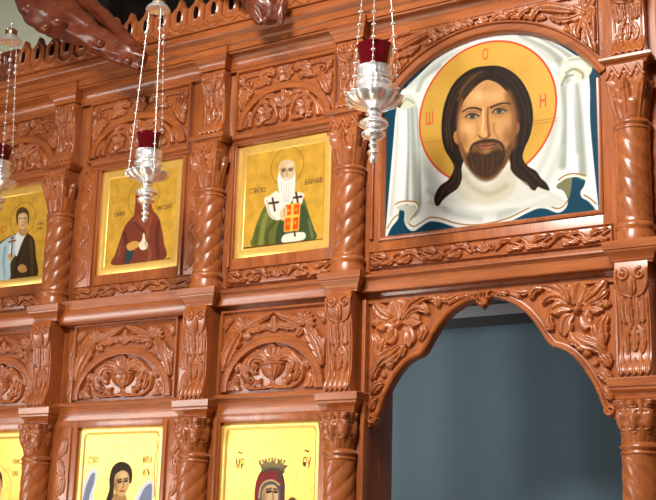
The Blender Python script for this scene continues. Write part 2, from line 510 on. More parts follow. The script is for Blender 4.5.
def cove(z0, z1, o0, o1, lip=.010, n=6):
    """(offset, z): fillet, hollow, bead, top"""
    P = [(0, z0), (o0, z0), (o0, z0+.010)]
    h = z1-lip-(z0+.010)
    for i in range(n+1):
        a = i/n*PI/2
        P.append((o0+.003+(o1-.008-o0)*(1-math.cos(a)), z0+.010+h*math.sin(a)))
    P += [(o1-.003, z1-lip), (o1, z1-lip+.003), (o1, z1-.003), (o1-.003, z1), (0, z1)]
    return P

def capm(z0, z1, o=.030):
    h = z1-z0
    return [(0, z0), (.002, z0), (.003, z0+.10*h), (.006, z0+.14*h), (.008, z0+.26*h), (.014, z0+.38*h), (.021, z0+.48*h), (o-.005, z0+.54*h), (o-.004, z0+.60*h), (o, z0+.63*h), (o+.002, z1-.004), (o, z1), (0, z1)]
def dado(z0, z1, o):
    h = z1-z0
    return [(0, z0), (o-.012, z0), (o-.010, z0+.006), (o-.002, z0+.006), (o, z0+.010), (o+.004, z0+.55*h), (o+.003, z0+.58*h), (o+.006, z0+.60*h), (o+.008, z1-.003), (o+.005, z1), (0, z1)]
def beadc(z0, z1, o0, o1):
    h = z1-z0; d = o1-o0
    return [(0, z0), (o0, z0), (o0+.30*d, z0+.01*h), (o0+.50*d, z0+.02*h), (o0+.56*d, z0+.07*h), (o0+.59*d, z0+.25*h), (o0+.63*d, z0+.48*h), (o0+.72*d, z0+.64*h), (o0+.80*d, z0+.68*h), (o0+.82*d, z0+.72*h), (o1-.003, z0+.76*h), (o1, z0+.82*h), (o1-.001, z0+.92*h), (o1-.006, z1-.001), (o1-.014, z1), (0, z1)]
cornice('middle_cornice', 'long moulded cornice between the upper icons and the lower carved lunettes', beadc(2.548, 2.616, .016, .060), capm(2.550, 2.628),
        XC, .066, -5.2, -.6, .070, {1: dado(2.532, 2.640, .050)})
cornice('lower_cornice', 'lowest moulded ledge under the urn carvings just above the lower icons', beadc(2.098, 2.182, .008, .048), capm(2.084, 2.163, .026),
        XC[:2], .066, -5.2, -3.02, .075)
# (bays beside the door carry their own pieces)
t = bpy.data.objects['lower_cornice']
MB().sweep([(-3.06, FY), (-2.47, FY)], beadc(2.098, 2.182, .008, .048), XY).build('moulding', W_H, t, 25)
for c in XC[2:]:
    m = MB().sweep([(c-.066, FY), (c-.066, FY-.075), (c+.066, FY-.075), (c+.066, FY)], capm(2.084, 2.163, .026), XY)
    m.box(c-.064, c+.064, FY-.073, FY+.01, 2.086, 2.160, 0); m.build('column_block', W_H, t, 25)
MB().sweep([(-1.20, FY), (-.6, FY)], beadc(2.098, 2.182, .008, .048), XY).build('moulding', W_H, t, 25)

t = cornice('upper_cornice', 'heavy moulded top cornice carrying the row of pointed crest leaves', cove(3.592, 3.668, .018, .070), capm(3.602, 3.690, .026),
            XC, .064, -5.2, -.6, .062)
corona = [(0, 3.665), (.075, 3.668), (.078, 3.690), (.088, 3.697), (.092, 3.722), (.112, 3.735), (.116, 3.742), (.116, 3.765), (.105, 3.778), (.05, 3.782), (0, 3.782)]
MB().sweep([(-5.2, FY), (-.6, FY)], corona, XY).build('corona', W_H, t, 25)

# small ledges over the upper capitals
def ledge_block(c, label):
    o = MB().sweep([(c-.062, FY), (c-.066, FY-.066), (c+.066, FY-.066), (c+.062, FY)], [(0, 3.266), (.004, 3.266), (.012, 3.278), (.022, 3.283), (.026, 3.288), (.026, 3.297), (.018, 3.303), (0, 3.305)], XY)
    o.box(c-.064, c+.064, FY-.064, FY+.01, 3.268, 3.303, 0)
    return tag(o.build('column_ledge', W_H, None, 25), label, 'ledge', 'ledges over the upper capitals')
for c, s in zip(XC, ['between the far left icon and the hooded saint', 'between the hooded saint and the bishop icon', 'between the bishop icon and the face on cloth', 'right of the face on cloth']):
    ledge_block(c, 'small moulded ledge on the upper column '+s)

# ------------------------------------------------------------------ cresting
cr = thing('cresting', 'row of pointed pierced wooden leaves standing along the top of the cornice', 'cresting', (-3, -.12, 3.78))
MB().box(-4.285, -.6, -.135, -.09, 3.775, 3.802, .004).build('base_rail', W_H, cr)
def crest_leaf(x):
    R = Relief(.0026)
    m = MB(); N = 24; out = []
    prof = [(0.000, .0), (.047, .0), (.048, .04), (.0475, .078), (.043, .100), (.028, .116), (.014, .128), (.0075, .143), (0, .158)]
    L = spline(prof, 3); L = L[1:]
    pts = [(p[0], p[1]) for p in L if p[0] > .0005]+[(0, .158)]+[(-p[0], p[1]) for p in L[::-1] if p[0] > .0005]
    # front face is modelled as a shallow boss around a teardrop hollow
    hole = [(.0095*math.sin(a)*(1-.35*(1-math.cos(a))/2), .062-.026*math.cos(a)) for a in np.linspace(0, 2*PI, 17)[:-1]]
    n = len(pts); ang = [math.atan2(p[1]-.062, p[0]) for p in pts]
    rings = []
    for f, y in [(1, -.095), (1, -.122), (.86, -.131), (.62, -.129)]:
        rings.append([(x+p[0]*f, y, 3.80+(.062+(p[1]-.062)*f)) for p in pts])
    hl = []
    for p in pts:
        a = math.atan2(p[1]-.062, p[0]); 
        rx, rz = .0135, (.038 if p[1] > .062 else .024)
        rr = 1/math.sqrt((math.cos(a)/rx)**2+(math.sin(a)/rz)**2)
        hl.append((rr*math.cos(a), .062+rr*math.sin(a)))
    rings.append([(x+p[0]*1.45, -.136, 3.80+.062+(p[1]-.062)*1.25) for p in hl])
    rings.append([(x+p[0], -.130, 3.80+p[1]) for p in hl])
    V = [v for r in rings for v in r]; F = []
    for i in range(len(rings)-1):
        for k in range(n):
            F.append((i*n+k, i*n+(k+1) % n, (i+1)*n+(k+1) % n, (i+1)*n+k))
    m.add(V, F)
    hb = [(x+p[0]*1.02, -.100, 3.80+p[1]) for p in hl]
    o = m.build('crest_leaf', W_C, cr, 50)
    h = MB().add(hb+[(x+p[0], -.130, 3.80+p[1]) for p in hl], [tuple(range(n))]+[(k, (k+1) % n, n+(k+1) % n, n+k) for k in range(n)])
    g = h.build('pierced_hollow', W_HOLE, o, 50, 'teardrop hole, shade put into its dark colour')
    # little curled tips in the gaps and a bead under the hole
    return o
x = -4.23
first = None
while x < -.95:
    if first is None: first = crest_leaf(x); fx = x
    else:
        c = first.copy(); COL.objects.link(c); c.parent = cr; c.location.x = x-fx
        for g in first.children:
            d = g.copy(); COL.objects.link(d); d.parent = c
    x += .0965
R = Relief(.0026)
x = -4.23
while x < -.95:
    R.leaf([(x-.046, .034+3.78), (x-.02, .012+3.78), (x, .008+3.78), (x+.02, .012+3.78), (x+.046, .034+3.78)], .008, .008, 'stem', 0, 0)
    x += .0965
R.build('swag_carving', -.131, cr)

# ------------------------------------------------------------------ columns
def superr(a, p):
    return 1/((abs(math.cos(a))**p+abs(math.sin(a))**p)**(1/p))

def capital_mesh(x, y, z0, z1, r0, r1, leaves, style):
    n = 72; m = 44; V = []; F = []
    for j in range(m+1):
        v = j/m
        rb = r0+(r1-r0)*(v**1.7)
        p = 2+2.5*v
        for k in range(n):
            a = 2*PI*k/n
            r = rb*superr(a, p)
            ph = ((a/(2*PI)*leaves+.5) % 1)-.5
            # lower tier of upright leaves, upper tier between them
            def lf(ph, v, v0, v1, wd):
                t = (v-v0)/(v1-v0)
                if t < 0 or t > 1: return 0
                w = wd*(math.sin(PI*min(1, .12+.80*t))**.6)
                u = abs(ph)/w
                if u > 1: return 0
                return math.sqrt(1-u*u)**.7*(.45+.75*t)*(.62+.38*abs(math.sin(PI*(1.5*u+.5))))
            ph2 = ((ph+1) % 1)-.5
            h = .017*max(lf(ph, v, .0, .99, .40), .9*lf(ph2, v, -.05, .52, .30))-.003
            if style == 'egg':
                d = math.hypot((ph)/.30, (v-.52)/.26)
                if d < 1: h = .004+.012*math.sqrt(1-d*d)
                elif d < 1.35: h = .009*(1-abs(d-1.17)/.18) if abs(d-1.17) < .18 else -.004
                if d >= 1.35: h = max(h*.8, .008*lf(ph2, v, .1, 1, .2))
            r = r+h-.004
            V.append((x+r*math.cos(a), y+r*math.sin(a), z0+(z1-z0)*v))
    for j in range(m):
        for k in range(n):
            F.append((j*n+k, j*n+(k+1) % n, (j+1)*n+(k+1) % n, (j+1)*n+k))
    F.append(tuple(m*n+k for k in range(n)))
    return MB().add(V, F)

def shaft_mesh(x, y, z0, z1, r, hand, starts=5, pitch=.345):
    n = 60; m = int((z1-z0)/.006); V = []; F = []
    for j in range(m+1):
        z = z0+(z1-z0)*j/m
        fade = min(1, (z-z0)/.012, (z1-z)/.012)
        for k in range(n):
            a = 2*PI*k/n
            ph = (starts*(a-hand*2*PI*z/pitch)) % (2*PI)
            f = abs(math.sin(ph/2))**.32
            # a narrow fillet rides beside every deep groove
            g = math.exp(-((ph-PI*.42)/.16)**2)*.22
            rr = r-.0068*(1-f)*fade-.004*g*fade
            V.append((x+rr*math.cos(a), y+rr*math.sin(a), z))
    for j in range(m):
        for k in range(n):
            F.append((j*n+k, j*n+(k+1) % n, (j+1)*n+(k+1) % n, (j+1)*n+k))
    return MB().add(V, F)

CYU, CYL = -.046, -.074
def column(x, hand, upper, label, group):
    CY = CYU if upper else CYL
    if upper: zt, zc, zr, zs, zb, z0 = 3.205, 3.062, 3.028, 2.698, 2.672, 2.628
    else: zt, zc, zr, zs, zb, z0 = 2.086, 1.948, 1.912, .62, .59, .45
    t = thing('twisted_column', label, 'column', (x, CY, z0), group)
    capital_mesh(x, CY, zc, zt, .056, .074 if upper else .070, 8, 'leaf' if upper else 'egg').build('capital', W_C, t, 70)
    if upper:
        A = MB().sweep([(x-.062, CY+.035), (x-.062, CY-.056), (x+.062, CY-.056), (x+.062, CY+.035)], [(-.004, zt-.004), (0, zt-.002), (.002, zt+.006), (.004, 3.262), (-.004, 3.267)], XY)
        A.box(x-.061, x+.061, CY-.055, CY+.035, zt-.003, 3.266, 0)
        ab = A.build('abacus', W_C, t, 30)
        R = Relief(.0022)
        for i in range(3):
            xa = x-.066+.044*i
            R.leaf([(xa, 3.214), (xa+.022, 3.256)], .0042, .006, 'stem', 0, 0); R.leaf([(xa+.022, 3.256), (xa+.044, 3.214)], .0042, .006, 'stem', 0, 0)
            R.leaf([(xa+.022, 3.212), (xa+.022, 3.236)], .007, .005, 'petal', 0)
        R.build('zigzag_carving', CY-.059, ab)
    MB().lathe([(.050, zr-.004), (.060, zr-.004), (.0645, zr+.001), (.0645, zr+.006), (.059, zr+.011), (.059, zr+.014), (.066, zr+.019), (.0665, zr+.026), (.061, zr+.032), (.057, zc+.002), (.04, zc+.002)], (x, CY, 0), 40).build('neck_ring', W_C, t, 60)
    shaft_mesh(x, CY, zs, zr, .0615, hand).build('shaft', W_C, t, 80)
    MB().lathe([(.05, z0), (.068, z0), (.068, zb-.02), (.064, zb-.010), (.0635, zb-.002), (.068, zb+.004), (.0685, zb+.012), (.064, zb+.02), (.058, zs+.004), (.04, zs+.004)], (x, CY, 0), 40).build('base', W_C, t, 60)
    return t

GU = 'upper twisted columns'; GL = 'lower twisted columns'
where_u = ['between the far left icon and the hooded saint with a jar', 'between the hooded saint and the bishop holding a red book', 'between the bishop icon and the large face on cloth', 'at the right side of the large face on cloth']
where_l = ['left of the winged angel icon', 'between the angel icon and the crowned mother icon', 'at the left side of the dark doorway', 'at the right side of the dark doorway']
for grp, up, wh in ((GU, True, where_u), (GL, False, where_l)):
    c0 = column(XC[0], 1, up, ('upper' if up else 'lower')+' twisted wooden column '+wh[0], grp)
    for i in (1, 2): dup(c0, (XC[i]-XC[0], 0, 0), ('upper' if up else 'lower')+' twisted wooden column '+wh[i], grp)
    column(XC[3], -1, up, ('upper' if up else 'lower')+' twisted wooden column '+wh[3], grp)

# lower columns stand on pedestals
pd = None
for i, c in enumerate(XC):
    lab = 'plain wooden pedestal of the lower column '+where_l[i]
    if pd is None:
        pd = thing('pedestal', lab, 'pedestal', (c, CYL, 0), 'pedestals of the lower columns')
        MB().box(c-.08, c+.08, CYL-.08, CYL+.055, 0.08, .41).build('block', W_V, pd)
        MB().box(c-.09, c+.09, CYL-.09, CYL+.055, .41, .45).build('cap', W_H, pd); MB().box(c-.09, c+.09, CYL-.09, CYL+.055, 0, .08).build('plinth', W_H, pd)
    else: dup(pd, (c-XC[0], 0, 0), lab)

# ------------------------------------------------------------------ consoles (carved brackets over the columns)
def console(x, z0, z1, yo, label, group, lower):
    t = thing('console_bracket', label, 'bracket', (x, FY, z0), group)
    hw = .054 if lower else .058; nx = 46; nz = 100
    xs = np.linspace(-1, 1, nx); vs = np.linspace(0, 1, nz)
    def prof(v):
        # foot kicks out, waist, then the scroll at the head
        return .020+.024*np.exp(-((v-.03)/.13)**2)+.020*np.exp(-((v-.88)/.20)**2)+.006*v
    U, Vv = np.meshgrid(xs, vs)
    W = hw*(1+.10*np.exp(-((Vv-.0)/.10)**2)+.05*np.exp(-((Vv-.9)/.15)**2))
    X = x+U*W; Z = z0+(z1-z0)*Vv
    Hh = z1-z0
    R = Relief()
    P = lambda u, v: (u*hw, v*Hh)
    vol = Relief(); lea = Relief(); foot = Relief()
    for s in (-1, 1):
        vol.spiral(s*.030, .885*Hh, .021, 1.3, PI/2 if s > 0 else PI/2, s, .0062, .007, taper=.2)
        vol.stem([(s*.053, .92*Hh), (s*.052, .80*Hh), (s*.035, .72*Hh), (s*.006, .69*Hh)], .0055, .006, .3)
        lea.leaf([P(s*.62, .70), P(s*.66, .58), P(s*.55, .46)], .010, .006, 'leaf', 3)
        lea.leaf([P(s*.25, .69), P(s*.28, .56), P(s*.20, .42)], .009, .006, 'leaf', 3)
        lea.leaf([P(s*.45, .20), P(s*.55, .32), P(s*.35, .42), P(s*.1, .46)], .008, .006, 'leaf', 3)
        lea.stem([P(s*.30, .10), P(s*.36, .25), P(s*.22, .36)], .004, .004, .3)
        lea.stem([P(s*.80, .14), P(s*.84, .4), P(s*.88, .68)], .004, .004, .2)
    vol.leaf([(0, .71*Hh), (0, .80*Hh), (0, .87*Hh)], .012, .006, 'leaf', 3)
    lea.leaf([(0, .22*Hh), (0, .34*Hh), (0, .44*Hh)], .010, .007, 'leaf', 3)
    for k in range(5):
        a = -.8+.4*k
        foot.leaf([P(a*.9, .17), P(a, .10), P(a*1.03, .015)], .0125, .010, 'petal', 0)
    def front(xl, zl):
        return prof(np.clip(zl/Hh, 0, 1))
    yb = FY-yo
    body = MB()
    Y = yb-prof(Vv)
    V = np.stack([X.ravel(), Y.ravel(), Z.ravel()], 1); F = []
    idx = np.arange(nx*nz).reshape(nz, nx)
    F += np.stack([idx[:-1, :-1].ravel(), idx[:-1, 1:].ravel(), idx[1:, 1:].ravel(), idx[1:, :-1].ravel()], 1).tolist()
    n0 = len(V)
    back = []
    for j in range(nz):
        back += [(X[j, 0], FY+.005, Z[j, 0]), (X[j, -1], FY+.005, Z[j, -1])]
    V = np.concatenate([V, np.array(back)])
    for j in range(nz-1):
        F.append((n0+2*j, idx[j, 0], idx[j+1, 0], n0+2*j+2)); F.append((idx[j, -1], n0+2*j+1, n0+2*j+3, idx[j+1, -1]))
    F.append(tuple([n0]+[n0+1]+[int(i) for i in idx[0, ::-1]])); F.append(tuple([n0+2*nz-2]+[int(i) for i in idx[-1, :]]+[n0+2*nz-1]))
    body.add(V, F); body.build('body', W_V, t, 50)
    for rel, nm in ((vol, 'volute_carving'), (lea, 'leaf_carving'), (foot, 'scalloped_foot')):
        xx = np.arange(-hw*1.12, hw*1.12, .0022); zz = np.arange(0, Hh, .0024)
        XX, ZZ = np.meshgrid(xx, zz); H = rel.height(XX, ZZ)
        grid_obj(nm, x+XX, yb-front(XX, ZZ)-H, z0+ZZ, H > 0, W_C, t)
    return t
GCU = 'upper carved brackets'; GCL = 'lower carved brackets'
wu = ['left of the hooded saint', 'between the hooded saint and the bishop', 'beside the large hanging lamp', 'right of the face on cloth']
wl = ['left of the angel icon bay', 'between the two urn carvings', 'left of the arched doorway', 'right of the arched doorway']
a = console(XC[0], 3.307, 3.602, .014, 'upper scroll-carved bracket above the column '+wu[0], GCU, False)
b_ = console(XC[0], 2.163, 2.552, .052, 'lower scroll-carved bracket above the column '+wl[0], GCL, True)
for i in (1, 2, 3):
    dup(a, (XC[i]-XC[0], 0, 0), 'upper scroll-carved bracket above the column '+wu[i])
    dup(b_, (XC[i]-XC[0], 0, 0), 'lower scroll-carved bracket above the column '+wl[i])

# ------------------------------------------------------------------ carved lunette panels
def rim(m, x0, x1, z0, z1, w=.012, y0=FY-.002, d=.016):
    prof = [(0, y0), (0, y0-d), (.003, y0-d-.003), (w-.004, y0-d-.003), (w, y0-d+.004), (w, y0)]
    m.sweep([(x0, z0), (x0, z1), (x1, z1), (x1, z0)], [(p[0]-w, p[1]) for p in prof][::1], XZ, closed=True)

def arch_pts(cx, z0, hw, rise, n=28, a0=0, a1=PI):
    return [(cx-hw*math.cos(a), z0+rise*math.sin(a)) for a in np.linspace(a0, a1, n)]

def lunette(name, label, x0, x1, z0, z1, kind, group):
    cx = (x0+x1)/2; w = x1-x0; h = z1-z0
    t = thing(name, label, 'carving', (cx, FY, z0), group)
    MB().box(x0, x1, FY-.008, FY+.004, z0, z1, .001).build('backing_board', W_H, t)
    g = MB(); rim(g, x0, x1, z0, z1); g.build('rim', W_V, t, 30)
    gy = FY-.008
    hw = w/2-.006; rise = h*.66
    zb = z0+.010
    pr = [(-.001, gy+.002), (-.001, gy-.014), (.002, gy-.018), (.006, gy-.0185), (.008, gy-.016), (.024, gy-.0175), (.027, gy-.021), (.032, gy-.021), (.034, gy-.017), (.034, gy+.002)]
    MB().sweep(arch_pts(cx, zb, hw, rise), pr, XZ).build('arch_moulding', W_H, t, 35)
    T = lambda u, v, s=1: (cx+s*u*w, z0+v*h)
    inside = lambda X, Z: (((X-cx)/(hw-.030))**2+((Z-zb)/(rise-.030))**2 < 1) & (Z > z0+.012)
    outside = lambda X, Z: (((X-cx)/(hw+.0))**2+((Z-zb)/(rise+.0))**2 > 1.0) & (X > x0+.004) & (X < x1-.004) & (Z < z1-.004)
    L = Relief(); S = Relief()
    if kind == 'urn':
        for s in (-1, 1):
            L.leaf([T(.05, .05, s), T(.17, .045, s), T(.28, .14, s), T(.285, .31, s), T(.20, .43, s), T(.11, .42, s), T(.06, .37, s)], .0085, .014, 'stem', 0, .2)
            L.leaf([T(.08, .40, s), T(.17, .42, s), T(.215, .33, s), T(.18, .25, s)], .017, .015, 'leaf', 3)
            L.leaf([T(.27, .36, s), T(.245, .22, s), T(.215, .12, s)], .011, .013, 'leaf', 3); L.leaf([T(.14, .34, s), T(.175, .27, s), T(.145, .22, s)], .011, .012, 'leaf', 2)
            L.leaf([T(.04, .36, s), T(.10, .46, s), T(.19, .48, s)], .014, .012, 'leaf', 3)
            if s < 0: L.spiral(*T(.20, .14, s), .024, 1.4, 0, s, .008, .012)
            else: L.ball(*T(.165, .165, s), .021, .019)
            L.leaf([T(.31, .02, s), T(.36, .10, s), T(.35, .22, s)], .014, .010, 'leaf', 3)
            L.leaf([T(.40, .02, s), T(.42, .08, s), T(.40, .16, s)], .012, .010, 'leaf', 2)
            L.leaf([T(.29, .30, s), T(.33, .34, s), T(.34, .25, s)], .011, .010, 'leaf', 2)
            L.leaf([T(.09, .03, s), T(.13, .10, s), T(.10, .17, s)], .010, .010, 'leaf', 2)
        L.palmette(*T(0, .38), .2*h, PI*.14, PI*.86, 5, .016, .016)
        u = MB(); ux, uz = cx, z0+.016
        prof = [(.024, 0), (.040, .0), (.040, .007), (.026, .012), (.012, .020), (.010, .034), (.016, .040), (.032, .050), (.046, .066), (.053, .084), (.055, .094), (.062, .097), (.062, .106), (.050, .107)]
        prof = [(r*w/.5, z*h/.34) for r, z in prof]
        u.lathe(prof, (ux, gy, uz), 64, sx=1, sy=.55, mod=lambda a, z: 1+(.09*abs(math.sin(8*a)) if .036 < z < .088 else 0))
        u.build('urn', W_C, t, 50)
        for s in (-1, 1):
            c = T(.29, .80, s)
            for k in range(9):
                a = PI*(-.05+.14*k) if s > 0 else PI-PI*(-.05+.14*k)
                S.leaf([c, (c[0]+.024*math.cos(a), c[1]+.024*math.sin(a)), (c[0]+.052*math.cos(a), c[1]+.052*math.sin(a))], .0085, .014, 'petal', 0)
            S.ball(c[0], c[1], .013, .017)
            S.leaf([(c[0]+s*.01, c[1]-.012), T(.38, .62, s), T(.44, .46, s), T(.475, .28, s)], .024, .016, 'leaf', 5)
            S.leaf([(c[0]-s*.008, c[1]-.014), T(.26, .72, s), T(.22, .66, s)], .012, .012, 'leaf', 3)
            S.leaf([(c[0]-s*.015, c[1]), T(.18, .86, s), T(.06, .93, s), T(0, .97, s)], .011, .014, 'leaf', 0)
            S.leaf([(c[0]-s*.015, c[1]-.008), T(.15, .78, s), T(.05, .83, s)], .012, .012, 'leaf', 4)
            S.leaf([T(.02, .76, s), T(.06, .81, s), T(.10, .75, s)], .010, .011, 'leaf', 2)
            S.leaf([T(.46, .62, s), T(.475, .55, s), T(.48, .46, s)], .010, .010, 'leaf', 3)
            S.leaf([T(.40, .93, s), T(.46, .88, s), T(.475, .78, s)], .010, .010, 'leaf', 3)
        S.palmette(cx, z0+.73*h, .19*h, PI*.25, PI*.75, 3, .014, .013)
    else:
        for s in (-1, 1):
            c = T(.205, .235, s)
            L.leaf([T(.36, .03, s), T(.33, .24, s), T(.24, .42, s), T(.12, .36, s), T(.07, .16, s), T(.11, .05, s)], .011, .014, 'stem', 0, .3)
            L.rosette(c[0], c[1], .040, 6, .016, .3)
            L.leaf([T(.07, .12, s), T(.12, .06, s), T(.22, .03, s)], .012, .011, 'leaf', 3)
            L.leaf([T(.42, .02, s), T(.41, .16, s), T(.35, .32, s)], .013, .011, 'leaf', 4)
            L.leaf([T(.26, .42, s), T(.21, .52, s), T(.13, .54, s)], .014, .012, 'leaf', 3)
            L.leaf([T(.05, .34, s), T(.10, .46, s), T(.17, .50, s)], .015, .013, 'leaf', 3)
            L.leaf([T(.30, .10, s), T(.26, .08, s), T(.28, .03, s)], .010, .010, 'leaf', 2)
        L.palmette(cx, z0+.30*h, .29*h, PI*.2, PI*.8, 5, .017, .017)
        L.leaf([T(0, .06), T(0, .18), T(0, .30)], .016, .013, 'leaf', 3)
        for s in (-1, 1):
            S.spiral(*T(.39, .80, s), .030, 1.5, PI*.5, -s, .0085, .013, pre=[T(.20, .86, s), T(.30, .92, s)])
            S.leaf([T(.10, .86, s), T(.18, .93, s), T(.27, .82, s)], .017, .014, 'leaf', 4)
            S.leaf([T(.14, .76, s), T(.22, .78, s), T(.29, .70, s)], .013, .012, 'leaf', 3)
            S.leaf([T(.36, .70, s), T(.42, .56, s), T(.465, .36, s)], .019, .014, 'leaf', 5)
            S.leaf([T(.33, .66, s), T(.39, .58, s), T(.42, .46, s)], .010, .011, 'leaf', 3)
            S.leaf([T(.455, .74, s), T(.47, .62, s), T(.475, .52, s)], .010, .011, 'leaf', 3)
            S.ball(*T(.31, .72, s), .010, .012)
            S.leaf([T(.44, .93, s), T(.475, .88, s), T(.47, .78, s)], .010, .010, 'leaf', 2)
            S.ball(*T(.17, .72, s), .009, .012)
        S.rosette(cx, z0+.86*h, .043, 7, .015, PI/2, .3)
    L.build('lunette_carving', gy, t, keep=inside)
    S.build('spandrel_carving', gy, t, keep=outside)
    return t

GPL = 'lower lunette panels with urns'; GPU = 'upper lunette panels'
lunette('carved_lunette', 'carved lunette with an urn and scrolls above the crowned mother icon', -3.012, -2.505, 2.186, 2.520, 'urn', GPL)
lunette('carved_lunette', 'carved lunette with an urn and scrolls above the winged angel icon', -3.830, -3.262, 2.186, 2.520, 'urn', GPL)
lunette('carved_lunette', 'carved lunette cut by the left edge of the picture, low row', -4.53, -4.05, 2.186, 2.520, 'urn', GPL)
lunette('carved_lunette', 'carved lunette of rosettes above the bishop icon', -2.990, -2.505, 3.310, 3.580, 'rose', GPU)
lunette('carved_lunette', 'carved lunette of rosettes above the hooded saint, behind the middle lamp', -3.835, -3.262, 3.310, 3.580, 'rose', GPU)
lunette('carved_lunette', 'carved lunette of rosettes above the far left icon, upper row', -4.53, -4.05, 3.310, 3.580, 'rose', GPU)

# light moulding between lunette and icon
for c, s in zip(ICX, ['far left saint icon', 'hooded saint icon', 'bishop icon']):
    hw_ = .2835 if c == ICX[1] else .25
    o = MB().sweep([(c-hw_, FY), (c+hw_, FY)], [(0, 3.262), (.004, 3.262), (.010, 3.272), (.022, 3.280), (.024, 3.296), (.018, 3.300), (0, 3.301)], XY).build('icon_ledge', W_H, None, 25)
    tag(o, 'narrow moulded ledge directly above the '+s, 'moulding', 'thin ledges over the upper icons')

# ------------------------------------------------------------------ leafy friezes under the upper icons
def frieze(label, x0, x1, z0, z1, group):
    cx = (x0+x1)/2; w = x1-x0; h = z1-z0
    t = thing('carved_frieze', label, 'carving', (cx, FY, z0), group)
    MB().box(x0, x1, FY-.004, FY+.004, z0, z1, .001).build('backing_board', W_H, t)
    g = MB(); rim(g, x0, x1, z0, z1, .006, FY-.002, .008); g.build('rim', W_H, t, 30)
    R = Relief(); cz = (z0+z1)/2; q = h/.062
    for s in (-1, 1):
        R.spiral(cx+s*.030, cz-.002, .015*q, 1.3, PI*.9 if s > 0 else PI*.1, -s, .0055, .011)
        n = max(1, int(round((w/2-.06)/.12))); st = (w/2-.055)/n
        for k in range(n):
            a = .05+k*st; f = 1 if k % 2 == 0 else -1
            X = lambda d: cx+s*d
            R.stem([(X(a), cz-f*.012), (X(a+.35*st), cz+f*.013), (X(a+.7*st), cz+f*.004), (X(a+st), cz-f*.012)], .0055, .009, .2)
            R.leaf([(X(a+.05*st), cz+f*.002), (X(a+.3*st), cz+f*.020), (X(a+.65*st), cz+f*.019)], .010, .011, 'leaf', 4)
            R.leaf([(X(a+.35*st), cz-f*.002), (X(a+.6*st), cz-f*.018), (X(a+.95*st), cz-f*.020)], .011, .011, 'leaf', 4)
            R.leaf([(X(a+.60*st), cz+f*.008), (X(a+.78*st), cz+f*.018), (X(a+1.0*st), cz+f*.016)], .007, .009, 'leaf', 3)
            R.ball(X(a+.45*st), cz+f*.001, .006, .009)
    R.palmette(cx, cz-.018*q, .042*q, PI*.2, PI*.8, 5, .012, .007)
    R.build('leaf_carving', FY-.004, t, keep=lambda X, Z: (X > x0+.003) & (X < x1-.003) & (Z > z0+.002) & (Z < z1-.002))
    return t
GF = 'carved friezes under the upper icons'
frieze('narrow carved leaf frieze under the bishop icon', -3.008, -2.500, 2.644, 2.704, GF)
frieze('narrow carved leaf frieze under the hooded saint icon', -3.875, -3.185, 2.650, 2.706, GF)
frieze('narrow carved leaf frieze under the far left saint icon', -4.54, -4.02, 2.644, 2.704, GF)
frieze('long carved leaf frieze under the large face on cloth', -2.318, -1.352, 2.650, 2.710, GF)

# ------------------------------------------------------------------ pilaster strips with foliage (door bay of the angel)
def foliage_strip(label, x0, x1, z0, z1, group, dy=0.0):
    FY = -.015+dy
    cx = (x0+x1)/2; w = x1-x0
    t = thing('foliage_strip', label, 'carving', (cx, FY, z0), group)
    MB().box(x0, x1, FY-.008, FY+.004, z0, z1, .003).build('backing_board', W_V, t)
    R = Relief(kw=1.0, kh=.8); z = z0+.03; f = 1
    while z < z1-.06:
        R.leaf([(cx-f*.2*w, z), (cx+f*.05*w, z+.03), (cx+f*.18*w, z+.075)], .017*w/.07, .007, 'leaf', 3)
        R.stem([(cx-f*.28*w, z-.01), (cx+f*.30*w, z+.05), (cx+f*.22*w, z+.10)], .004, .005, .4)
        z += .085; f = -f
    R.build('leaf_carving', FY-.008, t)
    return t
GS = 'narrow foliage strips beside the icons'
for zz, nm in (((2.712, 3.25), 'hooded saint'), ((2.186, 2.52), 'urn lunette of the angel bay'), ((.9, 2.075), 'winged angel')):
    gyo = -.03 if zz[0] == .9 else 0.0
    foliage_strip('narrow strip carved with leaves left of the '+nm, -3.885, -3.84 if zz[0] == 2.186 else -3.800, zz[0], zz[1], GS, gyo) if zz[0] != 2.186 else foliage_strip('narrow strip carved with leaves left of the '+nm, -3.885, -3.838, zz[0], zz[1], GS)
    foliage_strip('narrow strip carved with leaves right of the '+nm, -3.250, -3.180, zz[0], zz[1], GS, gyo)

# ------------------------------------------------------------------ arch over the painted cloth: spandrel panel
AR = .535; AC = 3.527-AR
def arch_z(x, r=AR): return AC+math.sqrt(max(0, r*r-(x-MX)**2))
sp = thing('carved_spandrel', 'carved arched panel with flowers and leaves curving over the large face on cloth', 'carving', (MX, FY, 3.2))
x0, x1 = MX-.4535, MX+.4525; zt = 3.612
xs = np.linspace(x0, x1, 49)
V = []; F = []
for y in (FY-.008, FY+.02):
    for x in xs: V += [(x, y, arch_z(x, AR+.03)), (x, y, zt)]
n = len(xs)*2
for i in range(len(xs)-1):
    F += [(2*i, 2*i+2, 2*i+3, 2*i+1), (n+2*i, n+2*i+1, n+2*i+3, n+2*i+2), (2*i, n+2*i, n+2*i+2, 2*i+2)]
MB().add(V, F).build('panel_board', W_H, sp, 30)
aa = math.asin(.4535/AR)
path = [(MX+AR*math.sin(a), AC+AR*math.cos(a)) for a in np.linspace(-aa, aa, 44)]
MB().sweep(path, [(.004, -.001), (.0, FY-.004), (-.004, FY-.012), (-.010, FY-.014), (-.014, FY-.008), (-.030, FY-.010), (-.034, FY-.020), (-.040, FY-.018), (-.042, FY)], XZ).build('arch_moulding', W_H, sp, 35)
G = Relief(.0028)
